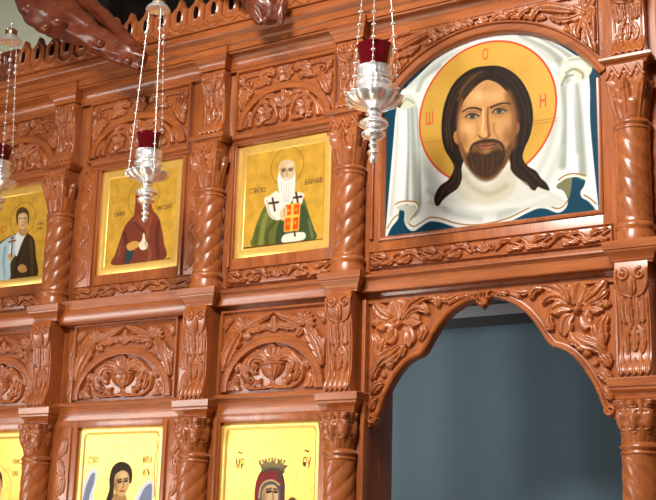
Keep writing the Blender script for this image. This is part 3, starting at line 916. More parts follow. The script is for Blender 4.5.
for s in (-1, 1):
    X = lambda d: MX+s*d
    c = (X(.405), 3.520)
    for k, (a, l) in enumerate([(8, .05), (50, .065), (95, .068), (140, .06), (200, .05), (262, .055), (310, .05)]):
        a = math.radians(a); ca, sa = math.cos(a)*s, math.sin(a)
        G.leaf([c, (c[0]+.5*l*ca, c[1]+.5*l*sa), (c[0]+l*ca, c[1]+l*sa)], .015, .016, 'petal', 2)
    G.ball(c[0], c[1], .015, .018)
    G.leaf([(X(.375), 3.535), (X(.32), 3.558), (X(.26), 3.578), (X(.20), 3.585)], .014, .015, 'leaf', 0)
    G.leaf([(X(.37), 3.51), (X(.32), 3.515), (X(.27), 3.535)], .013, .013, 'leaf', 4)
    G.leaf([(X(.38), 3.49), (X(.37), 3.45), (X(.385), 3.42)], .014, .013, 'leaf', 4)
    G.leaf([(X(.41), 3.49), (X(.42), 3.43), (X(.437), 3.35), (X(.443), 3.29)], .016, .014, 'leaf', 6)
    G.leaf([(X(.34), 3.49), (X(.335), 3.475), (X(.35), 3.455)], .009, .011, 'leaf', 2)
    G.leaf([(X(.44), 3.54), (X(.444), 3.47), (X(.443), 3.40)], .009, .013, 'leaf', 5)
    G.leaf([(X(.31), 3.598), (X(.36), 3.602), (X(.40), 3.59)], .009, .011, 'leaf', 3)
    for k in range(4):
        d = .045+k*.052
        zc = arch_z(MX+d, AR+.038)
        top = 3.60
        G.leaf([(X(d-.005), zc+.006), (X(d+.018), (zc+top)/2+.008), (X(d+.052), top-.010)], .012, .013, 'leaf', 3)
        G.leaf([(X(d+.018), zc+.004), (X(d+.035), zc+.012), (X(d+.060), zc+.006)], .008, .010, 'leaf', 2)
        G.ball(X(d+.006), top-.012, .006, .009)
G.palmette(MX, 3.570, .034, PI*.15, PI*.85, 5, .012, .007)
G.build('flower_carving', FY-.008, sp, keep=lambda X, Z: (Z > AC+np.sqrt(np.maximum(0, (AR+.040)**2-(X-MX)**2))) & (Z < 3.606) & (np.abs(X-MX) < .450))

# ------------------------------------------------------------------ royal door arch
HALF = [(0, 2.488), (.045, 2.487), (.085, 2.474), (.13, 2.450), (.165, 2.421), (.195, 2.385), (.217, 2.352), (.236, 2.322), (.258, 2.297), (.283, 2.288), (.310, 2.276), (.337, 2.255), (.362, 2.226), (.385, 2.192), (.404, 2.160), (.419, 2.127), (.431, 2.094), (.443, 2.068), (.458, 2.050)]
hp = spline(HALF, 3)
left = [(MX-d, z) for d, z in hp[::-1]]; right = [(MX+d, z) for d, z in hp[1:]]
curve = left+right
da = thing('door_arch', 'pierced cusped wooden arch carved with flowers over the dark doorway', 'carving', (MX, FY, 2.04))
V = []; F = []
full = [(DX0, 2.035)]+[(MX-.462, 2.040)]+curve+[(MX+.462, 2.040)]+[(DX1, 2.035)]
for y in (-.022, .012):
    for x, z in full: V += [(x, y, z), (x, y, 2.520)]
n = len(full)*2
for i in range(len(full)-1):
    if full[i+1][0]-full[i][0] < 1e-6: continue
    F += [(2*i, 2*i+2, 2*i+3, 2*i+1), (n+2*i, n+2*i+1, n+2*i+3, n+2*i+2), (2*i, n+2*i, n+2*i+2, 2*i+2)]
MB().add(V, F).build('panel_board', W_V, da, 30)
MB().sweep(curve, [(.002, .012), (.002, -.030), (-.003, -.036), (-.009, -.038), (-.015, -.034), (-.017, -.027), (-.022, -.026), (-.022, -.02)], XZ).build('edge_moulding', W_H, da, 40)
g = MB(); rim(g, DX0+.004, DX1-.002, 2.052, 2.516, .010, -.020, .012)
MB().sweep([(DX0+.004, 2.06), (DX0+.004, 2.516), (DX1-.002, 2.516), (DX1-.002, 2.06)], [(0, -.02), (0, -.034), (.003, -.036), (.010, -.034), (.013, -.022)], XZ).build('rim', W_V, da, 30)
K = Relief(.0026)
gy = -.022
def q(cx, cy):
    x, z = at(490+cx/3.13, 270+cy/3.13, gy-.004); return (x-MX, z)
LF = [  # leaf strokes read off the right half (crop coordinates), mirrored for the left half
    ([(275, 108), (278, 78), (290, 42)], .036, .020, 'petal'), ([(262, 110), (258, 75), (255, 45)], .018, .016, 'petal'), ([(285, 110), (300, 85), (304, 52)], .018, .016, 'petal'),
    ([(258, 122), (225, 118), (196, 132)], .026, .020, 'petal'), ([(292, 126), (320, 112), (352, 124)], .026, .018, 'petal'),
    ([(262, 140), (240, 160), (236, 202)], .028, .018, 'petal'), ([(286, 142), (300, 165), (318, 176)], .024, .017, 'petal'),
    ([(300, 100), (335, 70), (368, 28)], .018, .017, 'leaf'), ([(310, 108), (345, 88), (372, 62)], .013, .014, 'leaf'),
    ([(250, 100), (222, 62), (165, 44), (120, 52)], .018, .018, 'leaf'), ([(252, 108), (220, 82), (185, 84), (165, 108)], .016, .016, 'leaf'),
    ([(130, 92), (140, 62), (170, 55)], .014, .014, 'leaf'), ([(60, 60), (90, 70), (128, 66)], .012, .012, 'leaf'), ([(110, 56), (85, 52), (40, 58)], .009, .011, 'leaf'),
    ([(190, 140), (185, 165), (200, 190)], .014, .014, 'leaf'), ([(320, 180), (300, 140), (322, 150)], .010, .012, 'leaf'),
    ([(262, 200), (300, 226), (340, 240), (362, 268)], .020, .018, 'leaf'), ([(268, 215), (285, 235), (330, 248)], .014, .015, 'leaf'), ([(258, 195), (262, 222), (275, 232)], .012, .013, 'leaf'),
    ([(368, 140), (352, 178), (360, 235)], .017, .015, 'leaf'), ([(325, 165), (338, 200), (352, 232)], .015, .014, 'leaf'), ([(374, 96), (368, 105), (372, 118)], .012, .012, 'leaf'),
    ([(296, 268), (308, 258), (318, 268)], .014, .012, 'leaf'), ([(345, 258), (366, 276), (378, 306)], .014, .014, 'leaf'),
    ([(334, 322), (355, 325), (382, 352)], .015, .014, 'leaf'), ([(350, 372), (368, 378), (386, 408)], .014, .013, 'leaf'),
    ([(148, 40), (170, 30), (195, 42)], .010, .012, 'leaf'), ([(60, 74), (82, 78), (100, 90)], .007, .010, 'leaf'), ([(232, 45), (215, 32), (240, 28)], .008, .010, 'leaf')]
def inside_arch(X, Z):
    d = np.abs(X-MX); zc = np.interp(d.ravel(), hp[:, 0], hp[:, 1]).reshape(d.shape)
    ok = np.ones(d.shape, bool)
    # keep clear of the edge moulding
    P = hp
    dist = np.full(d.shape, 9.0)
    for a_, b_2 in zip(P[:-1], P[1:]):
        e = b_2-a_; kk = np.clip(((d-a_[0])*e[0]+(Z-a_[1])*e[1])/(e@e), 0, 1)
        dist = np.minimum(dist, np.hypot(d-a_[0]-kk*e[0], Z-a_[1]-kk*e[1]))
    return (Z > zc) & (dist > .022) & (d < .496) & (Z < 2.512)
for s in (-1, 1):
    for pts, w, H, kind in LF:
        P = [(MX+s*q(*p)[0], q(*p)[1]) for p in pts]
        if kind == 'leaf': K.leaf(P, w, H, 'leaf', 3)
        else: K.leaf(P, w, H, 'petal')
    c = q(274, 124); K.ball(MX+s*c[0], c[1], .0165, .024)
    c = q(332, 292); K.ball(MX+s*c[0], c[1], .0135, .014)
K.build('flower_carving', gy, da, keep=inside_arch)
for s in (-1, 1):
    ks = Relief(.002); ks.spiral(MX+s*.462, 2.066, .018, 1.4, PI*1.0 if s > 0 else 0, s, .0075, .020)
    ks.build('end_scroll', -.022, da)
    MB().lathe([(0, 0), (.019, 0), (.021, .003), (.021, .026), (0, .026)], (0, 0, 0), 24)
kk = Relief(.0022)
kk.palmette(MX, 2.486, .034, PI*1.05, PI*1.95, 5, .030, .009)
for s in (-1, 1):
    kk.spiral(MX+s*.030, 2.497, .014, 1.2, PI/2, s, .006, .026); kk.leaf([(MX+s*.05, 2.496), (MX+s*.075, 2.502), (MX+s*.10, 2.494)], .009, .014, 'leaf', 3)
kk.leaf([(MX, 2.482), (MX, 2.494), (MX, 2.510)], .011, .034, 'petal')
kk.build('keystone_carving', -.024, da)
kb = MB().lathe([(.0, -.008), (.018, -.007), (.024, 0), (.026, .012), (.022, .024), (.0, .026)], (MX, -.022, 2.480), 20, sx=1, sy=.9); kb.build('keystone_boss', W_C, da)

# ------------------------------------------------------------------ behind the doorway
rb = thing('curtain_rail', 'grey rail board and dark strips for gap shade above the blue-grey curtain in the doorway', 'rail', (MX-.5, .9, 2.55))
MB().box(-3.4, -.9, .88, .92, 2.612, 2.662, .003).build('board', M_RAIL, rb)
MB().box(-3.4, -.9, .885, .908, 2.570, 2.612, .002).build('lower_gap_shade', M_GAP, rb)  # strip coloured as the shaded gap under the board
MB().box(-3.4, -.9, .885, .92, 2.662, 3.0, .002).build('upper_gap_shade', M_GAP, rb)  # sheet coloured as the shaded gap above the board
cv = MB(); xs = np.linspace(-3.4, -.9, 190); V = []; F = []
for x in xs:
    y = .925+.004*math.sin(x*7)+.0015*math.sin(x*19+1)
    V += [(x, y, .02), (x, y+.0, 2.575), (x, y+.004, .02), (x, y+.004, 2.575)]
for i in range(len(xs)-1):
    F += [(4*i, 4*i+4, 4*i+5, 4*i+1), (4*i+2, 4*i+3, 4*i+7, 4*i+6), (4*i, 4*i+2, 4*i+6, 4*i+4), (4*i+1, 4*i+5, 4*i+7, 4*i+3)]
tag(cv.add(V, F).build('door_curtain', M_CURT), 'plain blue-grey curtain hanging behind the arched doorway', 'curtain')

# ------------------------------------------------------------------ icons
def cropper(x0, y0, s):
    return lambda pts: [(x0+x/s, y0+y/s) for x, y in pts]

GOLD = (232, 178, 66)
def icon(label, cx, z0, z1, margin=.042, group='gilded icon boards', rounded=False):
    q = -.03 if rounded else 0.0                       # lower tier boards stand proud
    t = thing('icon', label, 'icon', (cx, q, z0), group)
    x0, x1 = cx-IW/2, cx+IW/2
    # board with a raised gilded margin and a sunken picture
    MB().box(x0+.001, x1-.001, q+.006, q+.028, z0+.001, z1-.001, .002).build('board', M_GOLD, t)
    m = MB()
    prof = [(0, .008), (0, .001), (.002, 0), (margin-.008, 0), (margin-.003, .002), (margin, .006), (margin, .008)]
    if rounded:
        def rr(o):
            r = .020; xa, xb, za, zb = x0+o, x1-o, z0+o, z1-o
            P = []
            for (qx, qz, a0) in ((xa+r, za+r, PI), (xb-r, za+r, 1.5*PI), (xb-r, zb-r, 0), (xa+r, zb-r, .5*PI)):
                for k in range(6): a = a0+k/5*PI/2; P.append((qx+r*math.cos(a), qz+r*math.sin(a)))
            return P
        def sq(o, n):
            Q = []; P = rr(margin)
            xa, xb, za, zb = x0+o, x1-o, z0+o, z1-o
            for p in P: 
                i = len(Q)//6
                c = ((xa, za), (xb, za), (xb, zb), (xa, zb))[i]
                j = len(Q) % 6
                qx, qz = c
                if i == 0: qx, qz = (xa, za+(.05*(1-j/2.5) if j < 2.5 else 0)) if j < 3 else (xa+.05*(j-2.5)/2.5, za)
                if i == 1: qx, qz = (xb-.05*(1-j/2.5), za) if j < 3 else (xb, za+.05*(j-2.5)/2.5)
                if i == 2: qx, qz = (xb, zb-.05*(1-j/2.5)) if j < 3 else (xb-.05*(j-2.5)/2.5, zb)
                if i == 3: qx, qz = (xa+.05*(1-j/2.5), zb) if j < 3 else (xa, zb-.05*(j-2.5)/2.5)
                Q.append((qx, qz))
            return Q
        rings = [(sq(0, 24), .008), (sq(0, 24), .001), (sq(.002, 24), 0), (rr(margin-.010), 0), (rr(margin-.004), .002), (rr(margin), .006), (rr(margin), .008)]
        V = [(p[0], y+q, p[1]) for r, y in rings for p in r]; F = []
        for i in range(len(rings)-1):
            for k in range(24): F.append((i*24+k, i*24+(k+1) % 24, (i+1)*24+(k+1) % 24, (i+1)*24+k))
        m.add(V, F)
    else:
        m.sweep([(x0, z0), (x0, z1), (x1, z1), (x1, z0)], prof, XZ, closed=True)
    m.build('raised_margin', M_GOLD, t, 35)
    p = Paint(x0+margin-.001, x1-margin+.001, z0+margin-.001, z1-margin+.001, .0022, q+.0052, GOLD, 1.0)
    return t, p

# --- far left saint
t, p = icon('gilded icon at the far left of a young saint with a cross and dark cloak', ICX[0], UZ0, UZ1)
C = cropper(0, 170, 3.84)
hx, hz = at(*C([(88, 188)])[0], .005)
p.circle(hx, hz, .083, (150, 105, 25), .6, ring=.8, alpha=.7)
p.fill(C([(-20, 300), (25, 262), (62, 245), (88, 236), (112, 246), (132, 270), (138, 330), (140, 412), (40, 425), (-30, 420)]), (62, 44, 22))
p.fill(C([(-25, 330), (-5, 290), (30, 262), (66, 246), (80, 250), (60, 320), (40, 360), (35, 422), (-30, 425)]), (168, 190, 196))
p.fill(C([(62, 248), (88, 242), (98, 250), (80, 300), (60, 330)]), (214, 218, 214))
p.stroke(C([(20, 300), (14, 350), (18, 410)]), (5, 3), (120, 145, 155), 1.5, .7); p.stroke(C([(40, 290), (34, 340)]), (3, 2), (225, 230, 228), 1.2, .7)
p.stroke(C([(118, 268), (122, 330), (124, 400)]), (4, 5), (95, 70, 35), 1.6, .6); p.stroke(C([(95, 262), (70, 330), (58, 410)]), (3, 3), (35, 24, 14), 1.4, .7)
p.fill(C([(74, 225), (74, 246), (90, 254), (104, 244), (102, 224)]), (176, 132, 84))
p.fill(C([(62, 190), (64, 160), (78, 144), (96, 144), (110, 160), (112, 190), (108, 210), (100, 176), (74, 172), (68, 212)]), (84, 58, 32))
p.fill(C([(70, 175), (72, 205), (80, 224), (90, 228), (98, 220), (105, 200), (104, 172), (88, 164)]), (205, 165, 118))
p.blob(C([(98, 200)])[0], 2.2, 4, (150, 105, 65), .6); p.blob(C([(82, 190)])[0], 2.2, 4, (232, 200, 158), .6)
p.stroke(C([(74, 186), (83, 185)]), 1.1, (70, 45, 25), .6); p.stroke(C([(91, 185), (101, 184)]), 1.1, (70, 45, 25), .6); p.stroke(C([(86, 190), (85, 204)]), .8, (150, 105, 65), .6); p.stroke(C([(82, 212), (92, 212)]), 1.0, (150, 80, 60), .6)
p.fill(C([(72, 388), (68, 372), (84, 362), (100, 370), (102, 388), (86, 394)]), (190, 140, 80))
p.fill(C([(30, 330), (40, 320), (50, 330), (42, 350)]), (190, 145, 90))
p.stroke(C([(48, 258), (44, 330)]), 2.0, (120, 60, 20), .6, smooth=False); p.stroke(C([(34, 276), (60, 270)]), 1.8, (120, 60, 20), .6, smooth=False); p.stroke(C([(40, 262), (54, 259)]), 1.4, (120, 60, 20), .6, smooth=False)
p.stroke(C([(100, 418), (165, 412)]), 1.4, (110, 70, 20), .7)
p.build('painted_picture', t)
for (u, v), s in ((C([(152, 212)])[0], 'СТЕФ'), (C([(152, 229)])[0], 'АНЪ')):
    x, z = at(u, v, .004); text('inscription', s, x, z, .013, .0046, M_INK_D, t, .8)
x, z = at(*C([(14, 240)])[0], .004); text('inscription', 'СТ', x, z, .03, .0046, M_INK_R, t, .8)

# --- hooded saint with a jar
t, p = icon('gilded icon of a hooded saint in a red-brown cloak holding a white jar', ICX[1], UZ0, UZ1)
C = cropper(85, 150, 3.574)
hx, hz = at(*C([(209, 170)])[0], .005)
p.circle(hx, hz, .090, (150, 105, 25), .6, ring=.8, alpha=.7)
p.fill(C([(190, 225), (160, 250), (140, 278), (122, 330), (108, 372), (103, 412), (278, 392), (282, 330), (272, 270), (262, 238), (238, 218)]), (118, 56, 38))
p.fill(C([(180, 190), (182, 155), (200, 138), (222, 138), (238, 160), (240, 205), (252, 240), (215, 275), (178, 250)]), (128, 58, 40))
p.fill(C([(195, 170), (200, 152), (212, 148), (224, 156), (228, 178), (220, 198), (208, 204), (198, 192)]), (200, 152, 104))
p.stroke(C([(200, 170), (208, 169)]), 1.1, (70, 45, 25), .6); p.stroke(C([(214, 168), (223, 167)]), 1.1, (70, 45, 25), .6); p.stroke(C([(211, 172), (210, 184)]), .8, (150, 100, 65), .6)
for a, b_, c_ in ((190, 250, 225), (178, 262, 205), (236, 246, 222)):
    p.stroke(C([(a, b_-10), (c_, 300), (200, 345)]), (4, 2), (150, 82, 58), 2.0, .6)
p.stroke(C([(140, 300), (150, 350), (140, 400)]), (5, 4), (84, 36, 26), 2.2, .7); p.stroke(C([(262, 260), (256, 320), (262, 380)]), (5, 5), (86, 38, 27), 2.4, .7); p.stroke(C([(180, 260), (204, 290), (212, 296)]), (3, 2), (80, 34, 25), 1.5, .8)
p.stroke(C([(225, 345), (232, 370), (228, 395)]), (4, 5), (150, 86, 60), 2.0, .6); p.stroke(C([(125, 345), (118, 380)]), (4, 4), (148, 80, 56), 2.0, .6)
p.fill(C([(150, 352), (168, 345), (172, 375), (160, 400), (146, 402)]), (44, 66, 62))
p.fill(C([(148, 348), (152, 336), (172, 326), (190, 328), (196, 340), (182, 352), (160, 360)]), (202, 150, 72))
p.fill(C([(196, 352), (192, 336), (203, 322), (208, 298), (212, 298), (216, 322), (224, 334), (222, 350), (208, 358)]), (226, 212, 184))
p.stroke(C([(216, 330), (220, 345)]), (2, 2), (160, 140, 110), 1.2, .8)
p.stroke(C([(62, 432), (302, 388)]), 1.6, (110, 66, 18), .7, .9, smooth=False)
p.build('painted_picture', t)
for (u, v), s in ((C([(122, 236)])[0], 'С.МАРІ'), (C([(284, 211)])[0], 'МАГДАЛ.')):
    x, z = at(u, v, .004); text('inscription', s, x, z, .019, .0046, M_INK_D, t, .72)

# --- bishop
t, p = icon('gilded icon of a white-bearded bishop in green holding a red book', ICX[2], UZ0, UZ1)
C = cropper(225, 125, 3.574)
hx, hz = at(*C([(222, 147)])[0], .005)
p.circle(hx, hz, .082, (140, 95, 25), .6, ring=.8, alpha=.7)
p.fill(C([(195, 235), (165, 258), (140, 292), (116, 345), (100, 395), (97, 432), (200, 422), (322, 408), (316, 365), (300, 315), (286, 268), (272, 246), (245, 240)]), (96, 102, 44))
p.fill(C([(262, 290), (285, 290), (302, 330), (318, 372), (322, 407), (268, 412)]), (62, 76, 44)); p.fill(C([(190, 355), (212, 340), (212, 418), (180, 424)]), (58, 70, 40))
p.stroke(C([(160, 300), (140, 345), (128, 425)]), (5, 6), (136, 140, 66), 2.4, .7); p.stroke(C([(178, 345), (150, 385), (150, 425)]), (4, 5), (66, 72, 30), 2.0, .7); p.stroke(C([(118, 365), (108, 425)]), (4, 4), (70, 76, 30), 2.0, .6); p.stroke(C([(300, 340), (312, 400)]), (3, 4), (120, 128, 70), 2.0, .6)
p.fill(C([(186, 236), (160, 252), (140, 264), (148, 296), (160, 326), (182, 340), (205, 332), (215, 300), (205, 262)]), (226, 218, 200))
p.fill(C([(240, 246), (258, 240), (282, 246), (278, 268), (268, 288), (245, 280)]), (222, 214, 196))
p.stroke(C([(150, 270), (160, 315), (180, 335)]), 1.2, (170, 150, 120), 1.0, .8)
for cx, cz, sl in ((174, 284, .28), (258, 264, .28)):
    p.stroke(C([(cx-4, cz-22), (cx+4, cz+22)]), 2.3, (74, 44, 40), .6, smooth=False); p.stroke(C([(cx-16, cz-4), (cx+16, cz-8)]), 2.3, (74, 44, 40), .6, smooth=False)
p.fill(C([(206, 398), (228, 388), (282, 384), (280, 410), (208, 420)]), (226, 216, 196)); p.stroke(C([(248, 378), (250, 396)]), 2.2, (74, 44, 40), .6)
p.fill(C([(196, 178), (192, 150), (202, 130), (222, 123), (242, 131), (250, 152), (248, 182), (236, 200), (206, 200)]), (206, 178, 138))
p.blob(C([(232, 146)])[0], 4, 4, (228, 206, 170), .7); p.blob(C([(205, 168)])[0], 2.2, 5, (150, 116, 78), .6)
p.fill(C([(190, 182), (193, 165), (199, 182), (206, 192), (222, 188), (238, 192), (246, 180), (250, 168), (251, 190), (250, 225), (244, 255), (232, 284), (220, 296), (204, 276), (194, 240), (188, 205)]), (232, 228, 216))
for k in range(5):
    p.stroke(C([(200+10*k, 200), (203+8*k, 235), (212+4*k, 275)]), 1.0, (176, 170, 156), 1.0, .7)
p.stroke(C([(203, 158), (217, 156)]), 1.4, (120, 86, 56), .7); p.stroke(C([(227, 156), (243, 154)]), 1.4, (120, 86, 56), .7)
p.stroke(C([(205, 164), (215, 163)]), 1.5, (50, 36, 28), .6); p.stroke(C([(229, 162), (240, 161)]), 1.5, (50, 36, 28), .6); p.stroke(C([(222, 160), (221, 184)]), 1.0, (150, 112, 76), .7); p.stroke(C([(212, 195), (232, 194)]), 1.4, (186, 176, 160), .8)
p.fill(C([(217, 286), (268, 280), (262, 374), (212, 380)]), (214, 74, 26), smooth=False)
p.stroke(C([(217, 286), (268, 280), (262, 374), (212, 380), (217, 286)]), 1.4, (226, 156, 50), .7, smooth=False)
p.stroke(C([(242, 286), (237, 374)]), 3.0, (238, 180, 60), .7, smooth=False); p.stroke(C([(220, 328), (260, 324)]), 3.0, (238, 180, 60), .7, smooth=False)
for a in ((228, 305), (254, 302), (226, 352), (250, 349)): p.blob(C([a])[0], 1.6, 1.6, (238, 170, 60), .9)
p.fill(C([(196, 320), (206, 298), (220, 290), (222, 316), (214, 336), (204, 342)]), (214, 182, 136)); p.stroke(C([(212, 298), (212, 326)]), .9, (160, 120, 80), .7)
p.stroke(C([(66, 440), (352, 408)]), 1.8, (90, 58, 20), .7, .95, smooth=False); p.stroke(C([(354, 75), (350, 405)]), .8, (150, 105, 30), .7, .8, smooth=False)
p.build('painted_picture', t)
for (u, v), s, k in ((C([(97, 245)])[0], 'СТ', .8), (C([(125, 242)])[0], 'АПО', .9), (C([(316, 209)])[0], 'ВАРНАВ', .72)):
    x, z = at(u, v, .004); text('inscription', s, x, z, .022, .0046, M_INK_D, t, k)

# --- lower row: angel
t, p = icon('gilded icon of a dark-haired angel with grey wings, only its upper part showing', ICX[1], LZ0, LZ1+.005, .036, rounded=True)
C = cropper(66, 415, 5.88)
hx, hz = at(*C([(330, 305)])[0], -.025)
p.circle(hx, hz, .086, (176, 130, 40), .6, ring=.8, alpha=.7)
for pts, col in (([(60, 640), (70, 540), (90, 440), (120, 360), (150, 318), (178, 322), (182, 360), (172, 420), (160, 470), (170, 520), (180, 620), (120, 760), (80, 820)], (216, 220, 224)),
                 ([(82, 640), (92, 540), (112, 440), (136, 372), (156, 342), (170, 344), (164, 400), (140, 470), (130, 540), (120, 700)], (122, 132, 158)),
                 ([(400, 520), (420, 460), (450, 412), (490, 384), (512, 392), (516, 440), (512, 520), (500, 700), (470, 820), (430, 640)], (216, 220, 224)),
                 ([(424, 530), (440, 470), (466, 424), (494, 404), (506, 420), (502, 520), (490, 690), (450, 640)], (124, 134, 160))):
    p.fill(C(pts), col)
p.fill(C([(250, 540), (200, 580), (150, 660), (130, 900), (130, 1400), (180, 2400), (430, 2400), (480, 1400), (460, 760), (430, 600), (380, 545)]), (120, 52, 34))
p.fill(C([(270, 560), (330, 590), (370, 560), (400, 900), (390, 1600), (270, 1600), (240, 900)]), (52, 84, 92))
p.fill(C([(276, 470), (280, 560), (320, 590), (356, 555), (350, 470)]), (178, 132, 84))
p.fill(C([(236, 500), (254, 440), (256, 370), (272, 310), (304, 280), (340, 276), (374, 296), (390, 340), (386, 390), (372, 400), (360, 350), (330, 330), (300, 360), (284, 420), (276, 480), (256, 520), (240, 540)]), (52, 40, 26))
p.fill(C([(284, 390), (292, 350), (330, 326), (362, 340), (372, 380), (368, 425), (350, 462), (326, 478), (304, 466), (290, 440)]), (206, 168, 112))
p.blob(C([(292, 420)])[0], 3, 9, (140, 98, 55), .7); p.blob(C([(338, 360)])[0], 5, 4, (226, 196, 146), .7)
p.stroke(C([(302, 384), (326, 378)]), 1.6, (70, 48, 28), .7); p.stroke(C([(342, 376), (364, 374)]), 1.5, (70, 48, 28), .7)
p.stroke(C([(308, 396), (324, 392)]), 1.9, (38, 28, 22), .7); p.stroke(C([(344, 390), (360, 388)]), 1.8, (38, 28, 22), .7)
p.stroke(C([(334, 384), (338, 420), (328, 428)]), 1.3, (150, 104, 62), .8); p.stroke(C([(318, 448), (342, 446)]), 1.8, (160, 84, 62), .8)
p.stroke(C([(536, 150), (532, 170), (538, 190), (524, 260), (520, 480)]), 1.0, (70, 64, 40), .7, .8)
p.build('painted_picture', t)
for (u, v), s in ((C([(158, 285)])[0], 'СТ.АРХ'), (C([(476, 283)])[0], 'МИХА'), (C([(470, 358)])[0], 'ИЛЪ')):
    x, z = at(u, v, -.026); text('inscription', s, x, z, .030, -.0254, M_INK_D, t, .42)

# --- lower row: crowned mother
t, p = icon('bright gilded icon of a crowned woman in a red veil, left of the doorway', ICX[2], LZ0, LZ1, .030, rounded=True)
C = cropper(214, 412, 5.47)
hx, hz = at(*C([(318, 348)])[0], -.025)
p.circle(hx, hz, .115, (190, 150, 70), .6, ring=.8, alpha=.7)
p.fill(C([(216, 520), (224, 420), (238, 360), (262, 320), (300, 306), (350, 308), (376, 340), (388, 400), (386, 470), (400, 560), (470, 680), (500, 900), (500, 2200), (150, 2200), (130, 900), (170, 640)]), (128, 46, 48))
p.fill(C([(350, 316), (374, 340), (386, 400), (384, 480), (364, 470), (366, 400), (350, 350)]), (80, 62, 58), 1.5)
p.fill(C([(244, 274), (264, 284), (284, 262), (304, 282), (320, 258), (340, 282), (358, 264), (380, 288), (404, 292), (388, 312), (380, 334), (330, 322), (286, 322), (262, 336), (258, 306)]), (110, 96, 70))
for a in range(9):
    x_ = 262+14*a
    p.stroke(C([(x_, 296-abs(a-4)*0), (x_+(a-4)*2, 262+abs(a-4)*3)]), 1.6, (150, 130, 84), .7, smooth=False)
    p.blob(C([(x_+(a-4)*3, 252+abs(a-4)*4)])[0], 1.0, 1.0, (80, 56, 40), .9)
p.stroke(C([(262, 332), (300, 316), (340, 316), (378, 330)]), 2.2, (84, 66, 48), .8)
p.fill(C([(244, 480), (250, 420), (272, 385), (318, 375), (356, 396), (362, 450), (356, 520), (310, 560), (262, 540)]), (86, 84, 84))
p.stroke(C([(246, 470), (254, 416), (276, 384), (320, 374), (358, 398)]), 1.6, (196, 170, 110), .8)
p.fill(C([(262, 480), (266, 430), (290, 402), (326, 398), (348, 420), (352, 470), (340, 520), (312, 548), (280, 530)]), (206, 172, 130))
p.blob(C([(272, 470)])[0], 3, 10, (140, 100, 66), .7)
p.stroke(C([(286, 424), (312, 418)]), 1.6, (84, 56, 40), .8); p.stroke(C([(326, 420), (344, 424)]), 1.5, (84, 56, 40), .8)
p.stroke(C([(290, 438), (310, 434)]), 2.2, (40, 30, 28), .8); p.stroke(C([(328, 436), (344, 438)]), 2.0, (40, 30, 28), .8)
p.stroke(C([(318, 430), (324, 478), (314, 486)]), 1.4, (150, 106, 72), .9); p.stroke(C([(302, 508), (328, 508)]), 1.9, (166, 84, 70), .8)
p.fill(C([(396, 530), (400, 488), (424, 466), (450, 478), (456, 520), (440, 560), (410, 560)]), (104, 76, 50)); p.fill(C([(404, 540), (410, 500), (430, 492), (444, 512), (438, 556), (418, 566)]), (206, 170, 126))
p.fill(C([(370, 600), (420, 568), (470, 600), (490, 760), (440, 900), (360, 860)]), (196, 140, 70))
p.build('painted_picture', t)
for (u, v), s in ((C([(140, 312)])[0], 'МР'), (C([(505, 306)])[0], 'ѲУ')):
    x, z = at(u, v, -.026); text('inscription', s, x, z, .042, -.0254, M_INK_D, t, .50)
    text('inscription', '~', x, z+.046, .05, -.0254, M_INK_D, t, .6)

# --- lower row far left (only a corner shows)
t, p = icon('gilded icon at the lower left corner, only its lettered gold edge showing', ICX[0], LZ0, LZ1, .036, rounded=True)
xq, zq = ICX[0], 1.80
p.circle(xq, zq, .12, (150, 105, 25), .6, ring=.8, alpha=.7)
p.fill([(xq-.05, 1.70), (xq-.16, 1.62), (xq-.17, 1.2), (xq+.17, 1.2), (xq+.16, 1.62), (xq+.05, 1.70)], (70, 84, 98), world=True)
p.fill([(xq-.06, 1.80), (xq-.05, 1.86), (xq, 1.885), (xq+.05, 1.86), (xq+.06, 1.80), (xq+.04, 1.73), (xq, 1.70), (xq-.04, 1.73)], (190, 148, 100), world=True)
p.fill([(xq-.065, 1.81), (xq-.05, 1.88), (xq, 1.905), (xq+.05, 1.88), (xq+.065, 1.81), (xq+.04, 1.86), (xq-.04, 1.86)], (70, 50, 30), world=True)
for sg in (-1, 1):
    p.stroke([(xq+sg*.035, 1.825), (xq+sg*.022, 1.831), (xq+sg*.010, 1.826)], 1.4, (80, 54, 34), .8, world=True); p.stroke([(xq+sg*.032, 1.808), (xq+sg*.013, 1.808)], 1.6, (48, 34, 26), .8, world=True)
p.stroke([(xq+.002, 1.82), (xq+.006, 1.785), (xq-.004, 1.78)], 1.2, (140, 98, 62), .8, world=True); p.stroke([(xq-.014, 1.758), (xq+.014, 1.758)], 1.6, (150, 84, 64), .8, world=True)
p.fill([(xq-.05, 1.77), (xq-.03, 1.765), (xq, 1.772), (xq+.03, 1.765), (xq+.05, 1.77), (xq+.035, 1.70), (xq, 1.67), (xq-.035, 1.70)], (214, 206, 190), 1.2, .8, world=True)
p.build('painted_picture', t)
for (u, v), s in (((17, 464), 'НИКО'), ((15, 476), 'ЛАЕ')):
    x, z = at(u, v, -.026); text('inscription', s, x, z, .022, -.0254, M_INK_D, t, .7)

